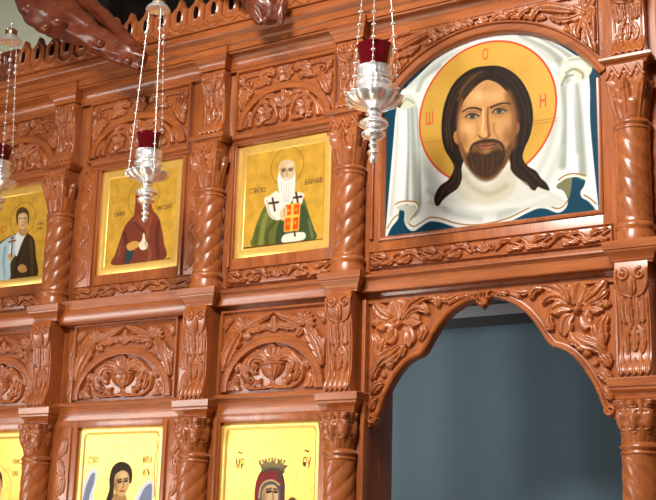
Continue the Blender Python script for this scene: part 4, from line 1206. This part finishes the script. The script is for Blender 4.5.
# --- the large face on cloth
mt = thing('icon', 'large arched icon of a bearded face with gold halo on white cloth, teal ground', 'icon', (MX, 0, UZ0), None)
bx0, bx1 = MX-.4535, MX+.4525
V = []; F = []
xs = np.linspace(bx0, bx1, 49)
for y in (.001, .027):
    for x in xs: V += [(x, y, UZ0+.004), (x, y, arch_z(x, AR+.006))]
n = len(xs)*2
for i in range(len(xs)-1):
    F += [(2*i, 2*i+2, 2*i+3, 2*i+1), (n+2*i, n+2*i+1, n+2*i+3, n+2*i+2), (2*i, n+2*i, n+2*i+2, 2*i+2), (2*i+1, 2*i+3, n+2*i+3, n+2*i+1)]
F += [(0, 1, n+1, n), (2*len(xs)-2, n+2*len(xs)-2, n+2*len(xs)-1, 2*len(xs)-1)]
MB().add(V, F).build('board', W_V, mt)
fr = MB().sweep([(bx0, UZ0+.505), (bx0, UZ0), (bx1, UZ0), (bx1, UZ0+.505)][::-1], [(-.002, .0), (-.002, FY-.006), (.001, FY-.008), (.010, FY-.008), (.013, FY-.004), (.018, -.004), (.020, .0)], XZ)
fr.build('frame_moulding', W_V, mt, 35)
p = Paint(bx0, bx1, UZ0+.004, arch_z(MX, AR+.006), .0020, -.0004, (2, 60, 82), 0)
WHT, SH1, SH2, SH3 = (228, 229, 223), (192, 197, 188), (150, 157, 147), (104, 112, 104)
# cloth: main field
cloth = [(401, 92), (407, 87), (424, 70), (436, 59), (453, 48.5), (470, 40), (495, 34.5), (517, 32.6), (533, 33.6), (545, 37), (556, 43), (566, 49), (575, 55), (584, 60), (588, 70), (590, 90), (590, 120), (593, 155), (596, 185), (598.5, 212),
         (593, 206), (588, 201), (582, 197.5), (580.5, 192), (584, 186), (585, 180), (578, 176.5), (571.5, 177), (564, 179), (558, 184), (557, 188), (563, 190.5), (567.5, 198), (567, 206), (562, 211.5), (556, 212.5), (547, 209), (538, 208.5), (526, 213.5), (509, 221.8), (490, 227), (472, 229), (455, 227), (441, 222.5), (430, 221.5), (422, 226), (414, 231), (408.5, 229), (404.5, 222), (404.5, 212), (402, 206), (399, 212), (398, 219), (391, 228), (385.4, 239), (387, 215), (390, 180), (393.5, 140), (396, 112)]
p.fill(cloth, WHT, .8, n=4)
# fold underside on both corners
p.fill([(558, 184), (564, 179.5), (571.5, 177.5), (571, 190), (568, 199), (564, 191), (557, 188)], (120, 118, 82), 1.0)
p.fill([(396, 207), (402, 205), (412, 205.5), (417, 208), (414, 216), (411, 222), (406, 224), (404.5, 212), (400, 210)], (196, 196, 182), 1.0)
# drapery shading of the upper sides
p.stroke([(556, 60), (566, 75), (572, 110), (574, 150)], (2, 9), SH2, 6, .8)
p.stroke([(563, 88), (566, 120), (563, 165)], (4, 8), SH2, 6, .9); p.stroke([(577, 85), (580, 120), (583, 175)], (3, 7), SH2, 5, .9); p.stroke([(556, 120), (548, 150), (538, 172)], (8, 6), SH1, 9, .9)
p.stroke([(570, 85), (571, 130), (572, 172)], (5, 9), (250, 250, 246), 4, .8); p.stroke([(586, 80), (588, 130), (594, 200)], (3, 4), (250, 250, 247), 3, .8)
p.stroke([(520, 36), (545, 48), (560, 60)], (3, 6), SH2, 4, .8); p.stroke([(500, 37), (530, 44), (552, 60)], (2, 4), SH1, 4, .8); p.stroke([(536, 36), (558, 48), (572, 58)], (2, 4), SH2, 3, .8)
p.stroke([(412, 108), (414, 150), (417, 203)], (5, 8), SH2, 5, .9); p.stroke([(420, 110), (422, 150), (434, 190), (446, 210)], (4, 9), SH1, 8, .9); p.stroke([(404, 110), (404, 150), (401, 200)], (4, 5), (250, 250, 246), 4, .7); p.stroke([(398, 112), (396, 160), (391, 215)], (2, 4), SH1, 4, .8)
p.stroke([(408, 106), (408.5, 150), (407, 204)], (2, 3), SH3, 2.5, .55); p.stroke([(416, 105), (419, 150), (420, 205), (415, 216)], (2, 3), SH3, 2.5, .5)
p.stroke([(411, 86), (430, 70), (448, 57), (470, 45)], (6, 3), SH1, 5, .8); p.stroke([(418, 90), (424, 78), (440, 66)], (5, 3), SH2, 5, .7)
# lower field of the cloth
p.stroke([(420, 150), (440, 190), (470, 212), (510, 212)], (6, 10), SH1, 12, .9); p.stroke([(560, 150), (548, 178), (530, 195), (500, 212)], (6, 10), SH1, 12, .9)
p.stroke([(428, 190), (450, 212), (480, 219)], (4, 6), SH2, 6, .55); p.stroke([(545, 196), (525, 205), (500, 215)], (4, 6), SH2, 6, .5); p.blob((490, 200), 26, 10, (206, 206, 197), .8)
p.stroke([(560, 200), (552, 205), (540, 202)], (5, 4), SH1, 5, .8)
# hems with a thin gilt line
HEM = (150, 104, 44)
p.stroke([(559, 181.5), (565, 177.5), (572, 175.5), (579, 176), (585, 178)], 2.6, (244, 238, 214), 1, .9); p.stroke([(558.5, 180), (565, 175.6), (572, 173.6), (579, 174.2), (585, 176)], 1.3, HEM, .8)
p.stroke([(568, 200), (563, 206.5), (556, 208.5), (547, 204.5), (538, 204.5), (526, 209.5), (509, 217.8), (490, 223), (472, 225), (455, 223), (441, 218.5), (430, 217.5), (422, 222), (414, 226.5), (409, 224)], 1.2, HEM, .8)
p.stroke([(396, 206), (400, 203.6), (407, 202.6), (415.5, 204), (418, 208)], 2.4, (244, 238, 214), 1, .9); p.stroke([(395, 204.6), (400, 202), (408, 201), (416, 202.4), (418.5, 207), (416, 213), (411, 219)], 1.2, HEM, .8)
p.stroke([(596.5, 204), (590, 198.5), (584, 195)], 1.2, HEM, .8); p.stroke([(387.5, 228), (393, 219), (399, 214)], 1.2, HEM, .8)
# knots
p.fill([(561, 66), (568, 58), (580, 56), (590, 61), (592, 70), (586, 79), (578, 79), (574, 73), (566, 74), (560, 86), (557, 78)], (214, 216, 196), 1.0)
p.stroke([(562, 74), (566, 66), (576, 63), (586, 68)], (3, 2), (244, 244, 228), 1.8, .9); p.stroke([(566, 73), (574, 69), (582, 73), (583, 78)], (2, 2), (130, 132, 98), 1.6, .8); p.stroke([(562, 85), (566, 77), (573, 75)], (2.4, 2), (120, 122, 92), 1.6, .7); p.stroke([(570, 60), (582, 59), (590, 66)], (2, 2), (172, 176, 152), 1.6, .8)
p.fill([(399, 105), (398, 98), (404, 94), (412, 96), (417, 104), (410, 108), (402, 110)], (204, 208, 186), 1.0); p.stroke([(400, 106), (406, 99), (414, 103)], (2, 2), (150, 154, 128), 1.5, .8)
# halo
HX, HZ, HR = -1.8345, 3.2175, .2835
p.circle(HX, HZ, HR, (200, 154, 62), .3)
for (u, v), a in (((455, 75), .5), (((530), 130), .45), ((440, 150), .35), ((520, 70), .3)): 
    Xb, Zb = at(u, v, 0)
    dd = np.hypot(p.X-HX, p.Z-HZ) < HR
    m_ = np.exp(-(((p.X-Xb)/.07)**2+((p.Z-Zb)/.05)**2))*a*dd
    p._blend((slice(None), slice(None)), m_, (178, 128, 38), .3)
p.circle(HX, HZ, HR, (206, 62, 28), 0, ring=1.7)
p.stroke([(421, 142.6), (452, 139)], .8, (170, 110, 40), .6, .8, smooth=False); p.stroke([(421, 144.6), (452, 141)], .6, (170, 110, 40), .6, .6, smooth=False)
p.stroke([(530, 122), (556, 118)], .8, (170, 110, 40), .6, .8, smooth=False); p.stroke([(530, 125), (556, 121)], .8, (170, 110, 40), .6, .8, smooth=False)
# cloth shows again under the chin
p.fill([(462, 160), (470, 164), (485, 168), (505, 164), (514, 158), (524, 166), (542, 186), (560, 206), (436, 206), (438, 192), (452, 178)], (206, 206, 196), 1.2)
p.fill([(462, 168), (470, 172), (486, 186), (505, 172), (512, 165), (516, 180), (510, 196), (486, 204), (462, 198), (456, 186)], (196, 188, 166), 5, .9)
p.stroke([(464, 176), (474, 188), (490, 194), (506, 186)], (5, 5), (160, 150, 126), 6, .6); p.stroke([(436, 200), (460, 206), (490, 208), (520, 204), (545, 196)], (3, 3), (222, 222, 214), 6, .7)
# hair
H0, H1, H2 = (30, 18, 10), (66, 40, 20), (98, 64, 32)
hair = [(486, 66), (474, 68), (463, 74), (454, 83), (448, 94), (443.5, 108), (441.5, 124), (442, 138), (445, 150), (451, 160), (454, 168), (449, 179), (440, 186), (434.5, 196), (435, 204), (438.5, 206), (443, 200), (450, 194), (458, 188), (462, 178), (462, 166), (470, 150), (486, 140), (505, 150), (510, 162), (511, 170), (518, 178), (527, 183), (531, 189), (535, 190.5), (538, 187), (543, 189), (549.5, 190.5), (547, 184), (541, 178), (536, 171), (528, 166), (523, 159), (524, 150), (530, 136), (533, 120), (532, 105), (528, 92), (521, 80), (511, 71), (499, 66)]
p.fill(hair, H0, .8, n=4)
for q_ in ([(484, 70), (466, 80), (455, 98), (449, 122), (452, 150)], [(480, 71), (462, 80), (451, 98), (446, 124), (448, 146)], [(487, 72), (472, 84), (461, 100), (456, 124)], [(455, 165), (454, 180), (444, 190), (439, 200)], [(459, 168), (458, 184), (448, 192)]):
    p.stroke(q_, (1.2, 2.4), H1, 1.6, .8)
for q_ in ([(482, 72), (470, 79), (460, 92)], [(476, 76), (465, 86), (458, 100)]): p.stroke(q_, (2, 3), H2, 2.2, .7)
for q_ in ([(494, 72), (510, 80), (520, 96), (526, 120), (522, 145)], [(500, 70), (516, 80), (526, 98), (530, 122)], [(515, 150), (514, 165), (524, 176), (534, 186)], [(519, 160), (530, 172), (542, 184)], [(512, 168), (522, 180), (533, 188)]):
    p.stroke(q_, (1.2, 2.2), H1, 1.6, .6)
# face
SK, SKL, SKD, SKE = (198, 142, 84), (228, 180, 122), (128, 78, 40), (100, 60, 32)
face = [(487, 80), (479, 84), (471, 92), (464, 101), (459.5, 112), (457.5, 124), (457, 136), (459, 145), (462, 156), (468, 166), (478, 176), (488, 179), (498, 174), (506, 164), (511.5, 150), (514.5, 138), (515.8, 124), (514.5, 110), (510.5, 98), (504, 89), (496, 82.5)]
p.fill(face, SK, 1.0)
p.fill([(455.5, 131), (453.5, 136), (455, 142), (459, 144), (459, 134)], (172, 118, 68), .8); p.fill([(514, 124), (519, 123), (519, 131), (515, 135)], (150, 98, 54), .8)
p.stroke([(508, 94), (514, 110), (515, 126), (512, 146)], (6, 7), SKD, 6, .85); p.stroke([(462, 100), (458.5, 115), (458.5, 136), (462, 150)], (2.5, 4), SKD, 3.5, .7)
p.blob((480, 95), 9, 7, SKL, .9); p.blob((497, 96), 8, 6, (214, 168, 110), .7); p.blob((468, 130), 6, 8, SKL, .8); p.blob((501, 129), 6, 8, (208, 160, 104), .7)
p.stroke([(487, 84), (484, 94), (486, 104)], (1.5, 1), (176, 126, 76), 3, .5)
p.blob((464, 140), 5, 8, SKD, .55); p.blob((508, 136), 6, 9, (116, 70, 36), .6); p.blob((461, 108), 3, 9, SKD, .5); p.blob((486, 88), 9, 4, (168, 116, 66), .5); p.blob((509, 104), 4, 9, (122, 76, 40), .5)
p.stroke([(476, 124), (478, 130), (475, 138)], (1.5, 1), (160, 108, 62), 2.6, .5); p.stroke([(494, 124), (494, 131), (498, 138)], (2, 1.4), (138, 88, 48), 2.6, .6)
# brow, eyes, nose
p.stroke([(462.5, 112), (468, 108.6), (475, 108), (481.5, 110)], (1.4, 2.4), (62, 38, 22), .9); p.stroke([(491, 107.4), (498, 104.4), (505, 103), (510.5, 104)], (2.4, 1.3), (62, 38, 22), .9)
p.blob((471.5, 115), 7.5, 4.2, (138, 90, 50), .85); p.blob((500, 110), 7.5, 4.4, (122, 78, 42), .85)
for cx, cy, tl in ((472.3, 116.3, -.06), (499.2, 111.2, -.12)):
    e = [(cx-7, cy+.6-tl*7), (cx-3.5, cy-2.0), (cx+1, cy-2.5), (cx+5, cy-1.2), (cx+7, cy+.4+tl*7), (cx+3, cy+2.2), (cx-2, cy+2.4)]
    p.fill(e, (164, 140, 106), .8); p.fill([(cx-2.4, cy-2.0), (cx+2.4, cy-2.2), (cx+2.9, cy), (cx+1.5, cy+2.2), (cx-1.7, cy+2.2), (cx-2.9, cy)], (78, 74, 66), .9)
    p.blob((cx, cy), 1.1, 1.1, (26, 30, 40), .95); p.stroke(e[:5], 1.3, (46, 28, 18), .7); p.stroke([e[4], e[5], e[6], e[0]], .8, (120, 76, 46), .8, .8)
    p.stroke([(cx-6, cy-4.4), (cx, cy-5.6), (cx+6, cy-4.2)], .9, (120, 78, 44), .9, .8); p.stroke([(cx-5, cy+5), (cx, cy+6), (cx+5, cy+4.6)], .9, (160, 110, 64), 1.2, .7)
p.stroke([(483, 109), (483.2, 120), (482.2, 131)], (1.6, 2.2), (228, 186, 130), 1.8, .9)
p.stroke([(488, 107.5), (487.6, 118), (488.6, 130), (489.2, 135)], (2.0, 3.0), SKD, 1.8, .9); p.stroke([(479.6, 109.5), (481, 113)], 1.4, SKD, 1.4, .7)
p.stroke([(478.6, 135.5), (480.6, 137.6), (483.8, 138.8), (487.4, 137.6), (490, 135)], 1.5, (120, 70, 40), .9); p.blob((484.2, 134), 2.6, 2.4, (222, 176, 122), .8)
# beard
BD, BM, BL = (50, 30, 16), (92, 56, 28), (128, 82, 42)
beard = [(460, 142), (462, 154), (465.5, 164), (471, 172.5), (478, 179), (485, 181.5), (492, 180), (498.5, 175), (504.5, 166), (509.5, 155), (512.5, 143), (508, 146), (504.5, 149), (500, 144.5), (494, 140.6), (486.5, 141), (479, 142.2), (474, 145.4), (470.5, 151), (466.5, 152.5), (463, 148)]
p.fill(beard, BM, 4.0, .85)
p.fill([(466, 160), (470, 154), (476, 152), (482, 153.5), (487, 154), (493, 151), (500, 150), (504, 155), (503, 163), (498, 171), (491, 176.5), (485, 178), (478, 175.5), (471, 169.5)], BD, 4.5, .9)
p.stroke([(461.5, 146), (463, 156), (467, 165)], (1.6, 2.4), BL, 2.4, .7); p.stroke([(511, 148), (508, 158), (503, 167)], (1.4, 2.2), (84, 50, 26), 2.4, .8)
p.stroke([(470.5, 149.5), (473, 145), (479, 142), (485.4, 140.9)], (2.4, 3.2), BD, 1.6, .9); p.stroke([(503, 146.6), (500, 142.8), (494, 140.6), (487.6, 140.6)], (2.4, 3.2), BD, 1.6, .9)
p.stroke([(471, 149), (470, 156), (473, 163)], (2.4, 3.4), BD, 2.4, .75); p.stroke([(503.4, 147), (504, 154), (501, 162)], (2.4, 3.4), BD, 2.4, .75)
for k in range(6):
    xk = 471+5.4*k
    p.stroke([(xk, 156), (xk+.8+(2.5-k)*.5, 166), (xk+(2.5-k)*2.0, 175-abs(k-2.5)*1.6)], .9, BM if k % 2 else BL, 1.4, .42)
p.fill([(477.5, 146), (481, 144.4), (485.6, 145), (490.6, 143.2), (494.6, 144), (491, 147.6), (486, 149), (481, 148.2)], (156, 88, 62), 1.0); p.stroke([(476.5, 146), (485.8, 146), (495.5, 144)], 1.0, (76, 38, 26), .8); p.blob((486.4, 151.4), 4.2, 1.9, (168, 116, 70), .85)
p.col *= .95
p.build('painted_picture', mt, -.0006)
for (u, v), s, hh in (((429.5, 124.5), 'Ѡ', .052), ((485.3, 59.6), 'О', .046), ((503, 63), '.', .03), ((543, 107), 'Н', .052)):
    x, z = at(u, v, -.001); text('inscription', s, x, z, hh, -.0012, M_INK_R, mt, .58)

# ------------------------------------------------------------------ hanging oil lamps
def lamp(label, cu, cv, hub_v, y, R, ztip_v, top_v, group, hang=.5, spin=0.0):
    """cu,cv: pixel of the bowl centre, y: its distance in front of the screen"""
    x, zb = at(cu, cv, y); _, zt = at(cu, ztip_v, y)
    k = R/.070
    t = thing('oil_lamp', label, 'lamp', (x, y, zb), group)
    c = (x, y, zb)
    S = lambda prof: [(r*k, z*k*(.80 if z < 0 else .86)) for r, z in prof]
    lob = lambda n, a: (lambda th, z: 1+a*abs(math.sin(n*th/2)))
    bowl = [(.016, -.046), (.020, -.040), (.018, -.034), (.026, -.028), (.040, -.020), (.052, -.012), (.060, -.002), (.0645, .006), (.066, .010), (.062, .013), (.050, .010), (.038, .014), (.030, .022)]
    MB().lathe(S(bowl), c, 96, mod=lambda a, z: 1+.16*abs(math.sin(5*a))*(1 if z > -.030*k else .3)*math.exp(-((z-.0*k)/(.03*k))**2)).build('bowl', M_SILV, t, 50)
    MB().lathe(S([(.028, .018), (.034, .024), (.030, .030), (.038, .036), (.044, .044), (.045, .052), (.038, .060), (.030, .062), (.034, .066), (.044, .070), (.0455, .076), (.043, .082), (.044, .094), (.046, .100), (.043, .102), (.036, .100), (.034, .090)]), c, 72,
               mod=lambda a, z: 1+(.07*abs(math.sin(9*a)) if .034*k < z < .060*k else .02*math.sin(24*a))).build('cup_holder', M_SILV2, t, 50)
    MB().lathe(S([(.020, -.044), (.012, -.050), (.014, -.056), (.026, -.064), (.034, -.072), (.035, -.080), (.027, -.088), (.016, -.092), (.014, -.098), (.022, -.102), (.028, -.108), (.029, -.114), (.022, -.122), (.010, -.128), (.008, -.140), (.012, -.146), (.009, -.152), (.006, -.158), (.013, -.166), (.014, -.172), (.006, -.178), (.009, -.186), (.010, -.194), (.006, -.204), (0, -.207)]), c, 60,
               mod=lambda a, z: 1+(.10*abs(math.sin(8*a)) if -.09*k < z < -.062*k else .05*abs(math.sin(6*a)))).build('drop_finial', M_SILV, t, 50)
    MB().lathe(S([(.0, .070), (.030, .070), (.034, .085), (.036, .102), (.0385, .130), (.0425, .158), (.046, .172), (.0445, .172), (.040, .155), (.036, .130), (.033, .10), (.028, .078), (0, .076)]), c, 60, mod=lambda a, z: 1+.018*math.cos(12*a)).build('glass_cup', M_GLASS, t, 60)
    _, zh = at(cu, hub_v, y)
    hz = zh-zb
    MB().lathe([(1.45*r*k, hz+1.2*z*k) for r, z in [(0, .0), (.0215, -.001), (.027, -.004), (.030, -.003), (.029, .002), (.024, .009), (.017, .016), (.013, .024), (.0125, .032), (.015, .036), (.011, .042), (.004, .046), (0, .046)]], c, 40).build('chain_canopy', M_SILV2, t, 50)
    MB().lathe([(1.45*r*k, hz+1.2*z*k) for r, z in [(.0, .020), (.016, .0205), (.0155, .026), (.0148, .032), (.0165, .036), (.012, .041), (0, .042)]], c, 30).build('brass_knob', M_BRASS, t, 50)
    for i in range(3):
        a = spin+i*2*PI/3
        pb = np.array([x+.068*k*math.cos(a), y+.068*k*math.sin(a), zb+.010*k]); ph = np.array([x+.031*k*math.cos(a), y+.031*k*math.sin(a), zb+hz-.003*k])
        hk = MB().tube([pb+np.array([-.012*k*math.cos(a), -.012*k*math.sin(a), -.008*k]), pb+np.array([.004*k*math.cos(a), .004*k*math.sin(a), -.014*k]), pb+np.array([.010*k*math.cos(a), .010*k*math.sin(a), -.002*k]), pb+np.array([0, 0, .010*k])], .0030*k, 8)
        hk.build('chain_hook', M_SILV, t, 60)
        m = MB(); L = np.linalg.norm(ph-pb); d = (ph-pb)/L
        m.tube([pb, ph], .0011*k, 6)
        n = max(3, int(L/(.047)))
        for j in range(1, n):
            q_ = pb+d*L*j/n
            if j == n-2: m.sphere(q_, .0085*k, 8, 1.0)
            elif j == n-3 and i == 1: m.sphere(q_+d*.02, .0085*k, 8, 1.0)
            else:
                m.sphere(q_, .0032*k, 6, 1.5)
                for s in (-1, 1):
                    m.sphere(q_+np.array([s*.0045*k, 0, 0]), .0022*k, 6); m.sphere(q_+np.array([0, s*.0045*k, 0]), .0022*k, 6)
            m.sphere(q_+d*L/n*.5, .0021*k, 6, 2.0)
        m.build('chain', M_SILV2, t, 60)
    m = MB(); top = zb+hz+.044*k
    zz = top+hang
    m.tube([(x, y, top), (x, y, zz)], .0012*k, 6)
    q_ = top+.012
    m.sphere((x, y, q_), .0045*k, 8, 1.8); m.sphere((x, y, q_+.018*k), .006*k, 8, 1.3)
    m.build('hanging_wire', M_SILV2, t, 60)
    return t
GLP = 'hanging silver oil lamps'
lamp('largest hanging silver oil lamp with red glass, before the arched icon', 374, 101, -55, -.49, .099, 158, 0, GLP, .5, -PI/2+.45)
lamp('hanging silver oil lamp with red glass, in front of the hooded saint', 147.5, 175.5, 12, -.46, .082, 216, 0, GLP, .5, -PI/2+1.0)
lamp('hanging silver oil lamp cut by the left edge of the picture', -3, 184, 45, -.52, .080, 226, 0, GLP, .5, -PI/2+1.0)

# ------------------------------------------------------------------ carved dragon limbs resting on the cornice
def carved_limb(name, label, strands, lobes, base, group):
    t = thing(name, label, 'carving', base, group)
    for nm, pts, R, yy in strands:
        P = []
        for (u, v), y in zip(pts, yy):
            x, z = at(u, v, y); P.append((x, y, z))
        Ps = spline(P, 7); Rs = spline([(r, 0) for r in R], 7)[:, 0]
        n = 28; V = []; F = []
        for i, p_ in enumerate(Ps):
            tt = Ps[min(i+1, len(Ps)-1)]-Ps[max(0, i-1)]; tt = tt/np.linalg.norm(tt)
            a = np.cross(tt, np.array([0, -1.0, 0])); a = a/np.linalg.norm(a); b2 = np.cross(a, tt)
            for k in range(n):
                w_ = 2*PI*k/n
                rr = Rs[i]*(1+.12*abs(math.sin(3.5*w_+i*.16))+.09*abs(math.sin(i*.55+2*math.cos(w_)))+.05*math.sin(7*w_-i*.5)-.08)
                V.append(p_+rr*(a*math.cos(w_)+.8*b2*math.sin(w_)))
        m = len(Ps)
        for i in range(m-1):
            for k in range(n): F.append((i*n+k, i*n+(k+1) % n, (i+1)*n+(k+1) % n, (i+1)*n+k))
        F.append(tuple(range(n))[::-1]); F.append(tuple((m-1)*n+k for k in range(n)))
        MB().add(V, F).build(nm, W_D, t, 70)
    for (u, v), y, r, sq in lobes:
        x, z = at(u, v, y)
        MB().sphere((x, y, z), r, 12, sq).build('leaf_boss', W_D, t, 70)
    return t
carved_limb('carved_dragon', 'dark red carved dragon limb with forked body lying on the cornice at the left',
    [('body', [(144, 60), (128, 55), (110, 46), (90, 35), (66, 20), (44, 6), (30, -10)], [.032, .056, .056, .060, .090, .108, .088], [-.19, -.21, -.23, -.25, -.27, -.28, -.28]),
     ('neck', [(140, 54), (126, 40), (110, 23), (94, 9), (72, -8)], [.026, .030, .032, .036, .045], [-.20, -.20, -.20, -.20, -.19]),
     ('claw', [(120, 52), (132, 62), (140, 68)], [.030, .026, .012], [-.22, -.24, -.24])],
    [((30, 10), -.33, .05, .7), ((58, 24), -.35, .045, .6), ((128, 62), -.26, .026, .8), ((46, 28), -.33, .03, .8), ((100, 44), -.28, .03, .6)],
    (-3.75, -.2, 3.79), 'carved dragon limbs')
carved_limb('carved_dragon', 'dark red carved dragon claw hanging over the cornice at top centre',
    [('leg', [(272, 22), (268, 8), (256, -6), (236, -20), (210, -34)], [.030, .045, .055, .055, .06], [-.17, -.18, -.19, -.20, -.2]),
     ('claw', [(254, 0), (256, 12), (262, 23)], [.034, .030, .014], [-.19, -.21, -.21]),
     ('claw', [(282, 2), (280, 14), (281, 24)], [.028, .022, .010], [-.18, -.19, -.19])],
    [((266, 20), -.21, .020, .9)],
    (-2.8, -.18, 3.79), 'carved dragon limbs')

# ------------------------------------------------------------------ dark roof timbers far behind
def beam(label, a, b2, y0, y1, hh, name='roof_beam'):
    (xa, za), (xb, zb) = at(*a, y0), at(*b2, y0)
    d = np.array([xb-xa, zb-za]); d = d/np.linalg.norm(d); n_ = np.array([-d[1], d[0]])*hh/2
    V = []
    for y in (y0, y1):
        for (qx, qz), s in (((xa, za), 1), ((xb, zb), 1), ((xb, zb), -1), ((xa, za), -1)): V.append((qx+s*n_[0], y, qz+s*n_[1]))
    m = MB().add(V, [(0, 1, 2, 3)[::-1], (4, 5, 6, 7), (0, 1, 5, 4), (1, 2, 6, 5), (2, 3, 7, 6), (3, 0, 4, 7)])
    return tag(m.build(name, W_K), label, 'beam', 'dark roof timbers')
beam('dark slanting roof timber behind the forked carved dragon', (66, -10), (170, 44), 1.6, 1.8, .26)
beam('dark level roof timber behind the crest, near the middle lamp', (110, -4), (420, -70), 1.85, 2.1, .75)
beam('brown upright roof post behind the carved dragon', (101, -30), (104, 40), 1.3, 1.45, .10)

ab = thing('corner_block', 'dark carved block ending the row of crest leaves at the far left', 'carving', (-4.46, -.1, 3.782), None)
MB().box(-4.66, -4.29, -.115, -.06, 3.782, 3.935, .006).build('block', W_D, ab)
R = Relief(.003)
for q_ in (-4.58, -4.47, -4.36): R.palmette(q_, 3.80, .11, PI*.2, PI*.8, 5, .016, .014)
R.build('leaf_carving', -.115, ab, W_D)


# ------------------------------------------------------------------ light
def area(name, loc, target, sx, sy, power, color, spread=PI):
    l = bpy.data.lights.new(name, 'AREA'); l.shape = 'RECTANGLE'; l.size = sx; l.size_y = sy; l.energy = power; l.color = color; l.spread = spread
    o = bpy.data.objects.new(name, l); COL.objects.link(o); o.location = loc
    o.rotation_euler = (Vector(target)-Vector(loc)).to_track_quat('-Z', 'Y').to_euler()
    return o
area('window_light', (-1.9, -3.9, 5.3), (-1.7, 0, 2.5), 1.3, 1.1, 112, (1, .95, .88), 1.75)
area('side_window_light', (-6.6, -4.2, 2.3), (-2.9, 0, 2.0), 2.6, .8, 27, (1, .97, .92), 1.5)
area('low_fill_light', (-3.6, -7.0, .9), (-1.8, 0, 2.6), 2.4, 1.4, 14, (1, .96, .92))  # added low front fill to lift the undersides and coves
area('altar_window_light', (-4.3, .42, 2.3), (-2.0, .95, 1.9), .5, 1.6, 108, (.84, .95, 1))
area('apse_fill_light', (-6.2, 1.6, 3.2), (-9.5, 4.2, 6.2), 1.2, 1.0, 170, (1, .98, .9), 2.0)  # added fill, hidden behind the screen, to brighten the back wall
sl = bpy.data.lights.new('sunbeam', 'SPOT'); sl.energy = 55000; sl.spot_size = math.radians(17); sl.spot_blend = .3; sl.shadow_soft_size = .1; sl.color = (1, .95, .86)
so = bpy.data.objects.new('sunbeam', sl); COL.objects.link(so); so.location = (-6.5, -9.5, 7.0)
so.rotation_euler = (Vector((-4.9, -2.2, 0))-Vector(so.location)).to_track_quat('-Z', 'Y').to_euler()

w = bpy.data.worlds.new('church_interior'); SC.world = w; w.use_nodes = True
bg = w.node_tree.nodes['Background']; bg.inputs['Color'].default_value = (.90, .86, .80, 1); bg.inputs['Strength'].default_value = .11

cam = bpy.data.cameras.new('camera'); co = bpy.data.objects.new('camera', cam); COL.objects.link(co)
cam.sensor_width = 36; cam.sensor_fit = 'HORIZONTAL'; cam.lens = FOC/656*36; cam.clip_start = .05
co.matrix_world = Matrix(((_R[0], _U[0], -_F[0], CAM[0]), (_R[1], _U[1], -_F[1], CAM[1]), (_R[2], _U[2], -_F[2], CAM[2]), (0, 0, 0, 1)))
SC.camera = co
SC.view_settings.view_transform = 'Standard'; SC.view_settings.look = 'None'
SC.view_settings.gamma = 1; SC.view_settings.use_curve_mapping = False
SC.view_settings.exposure = -0.17
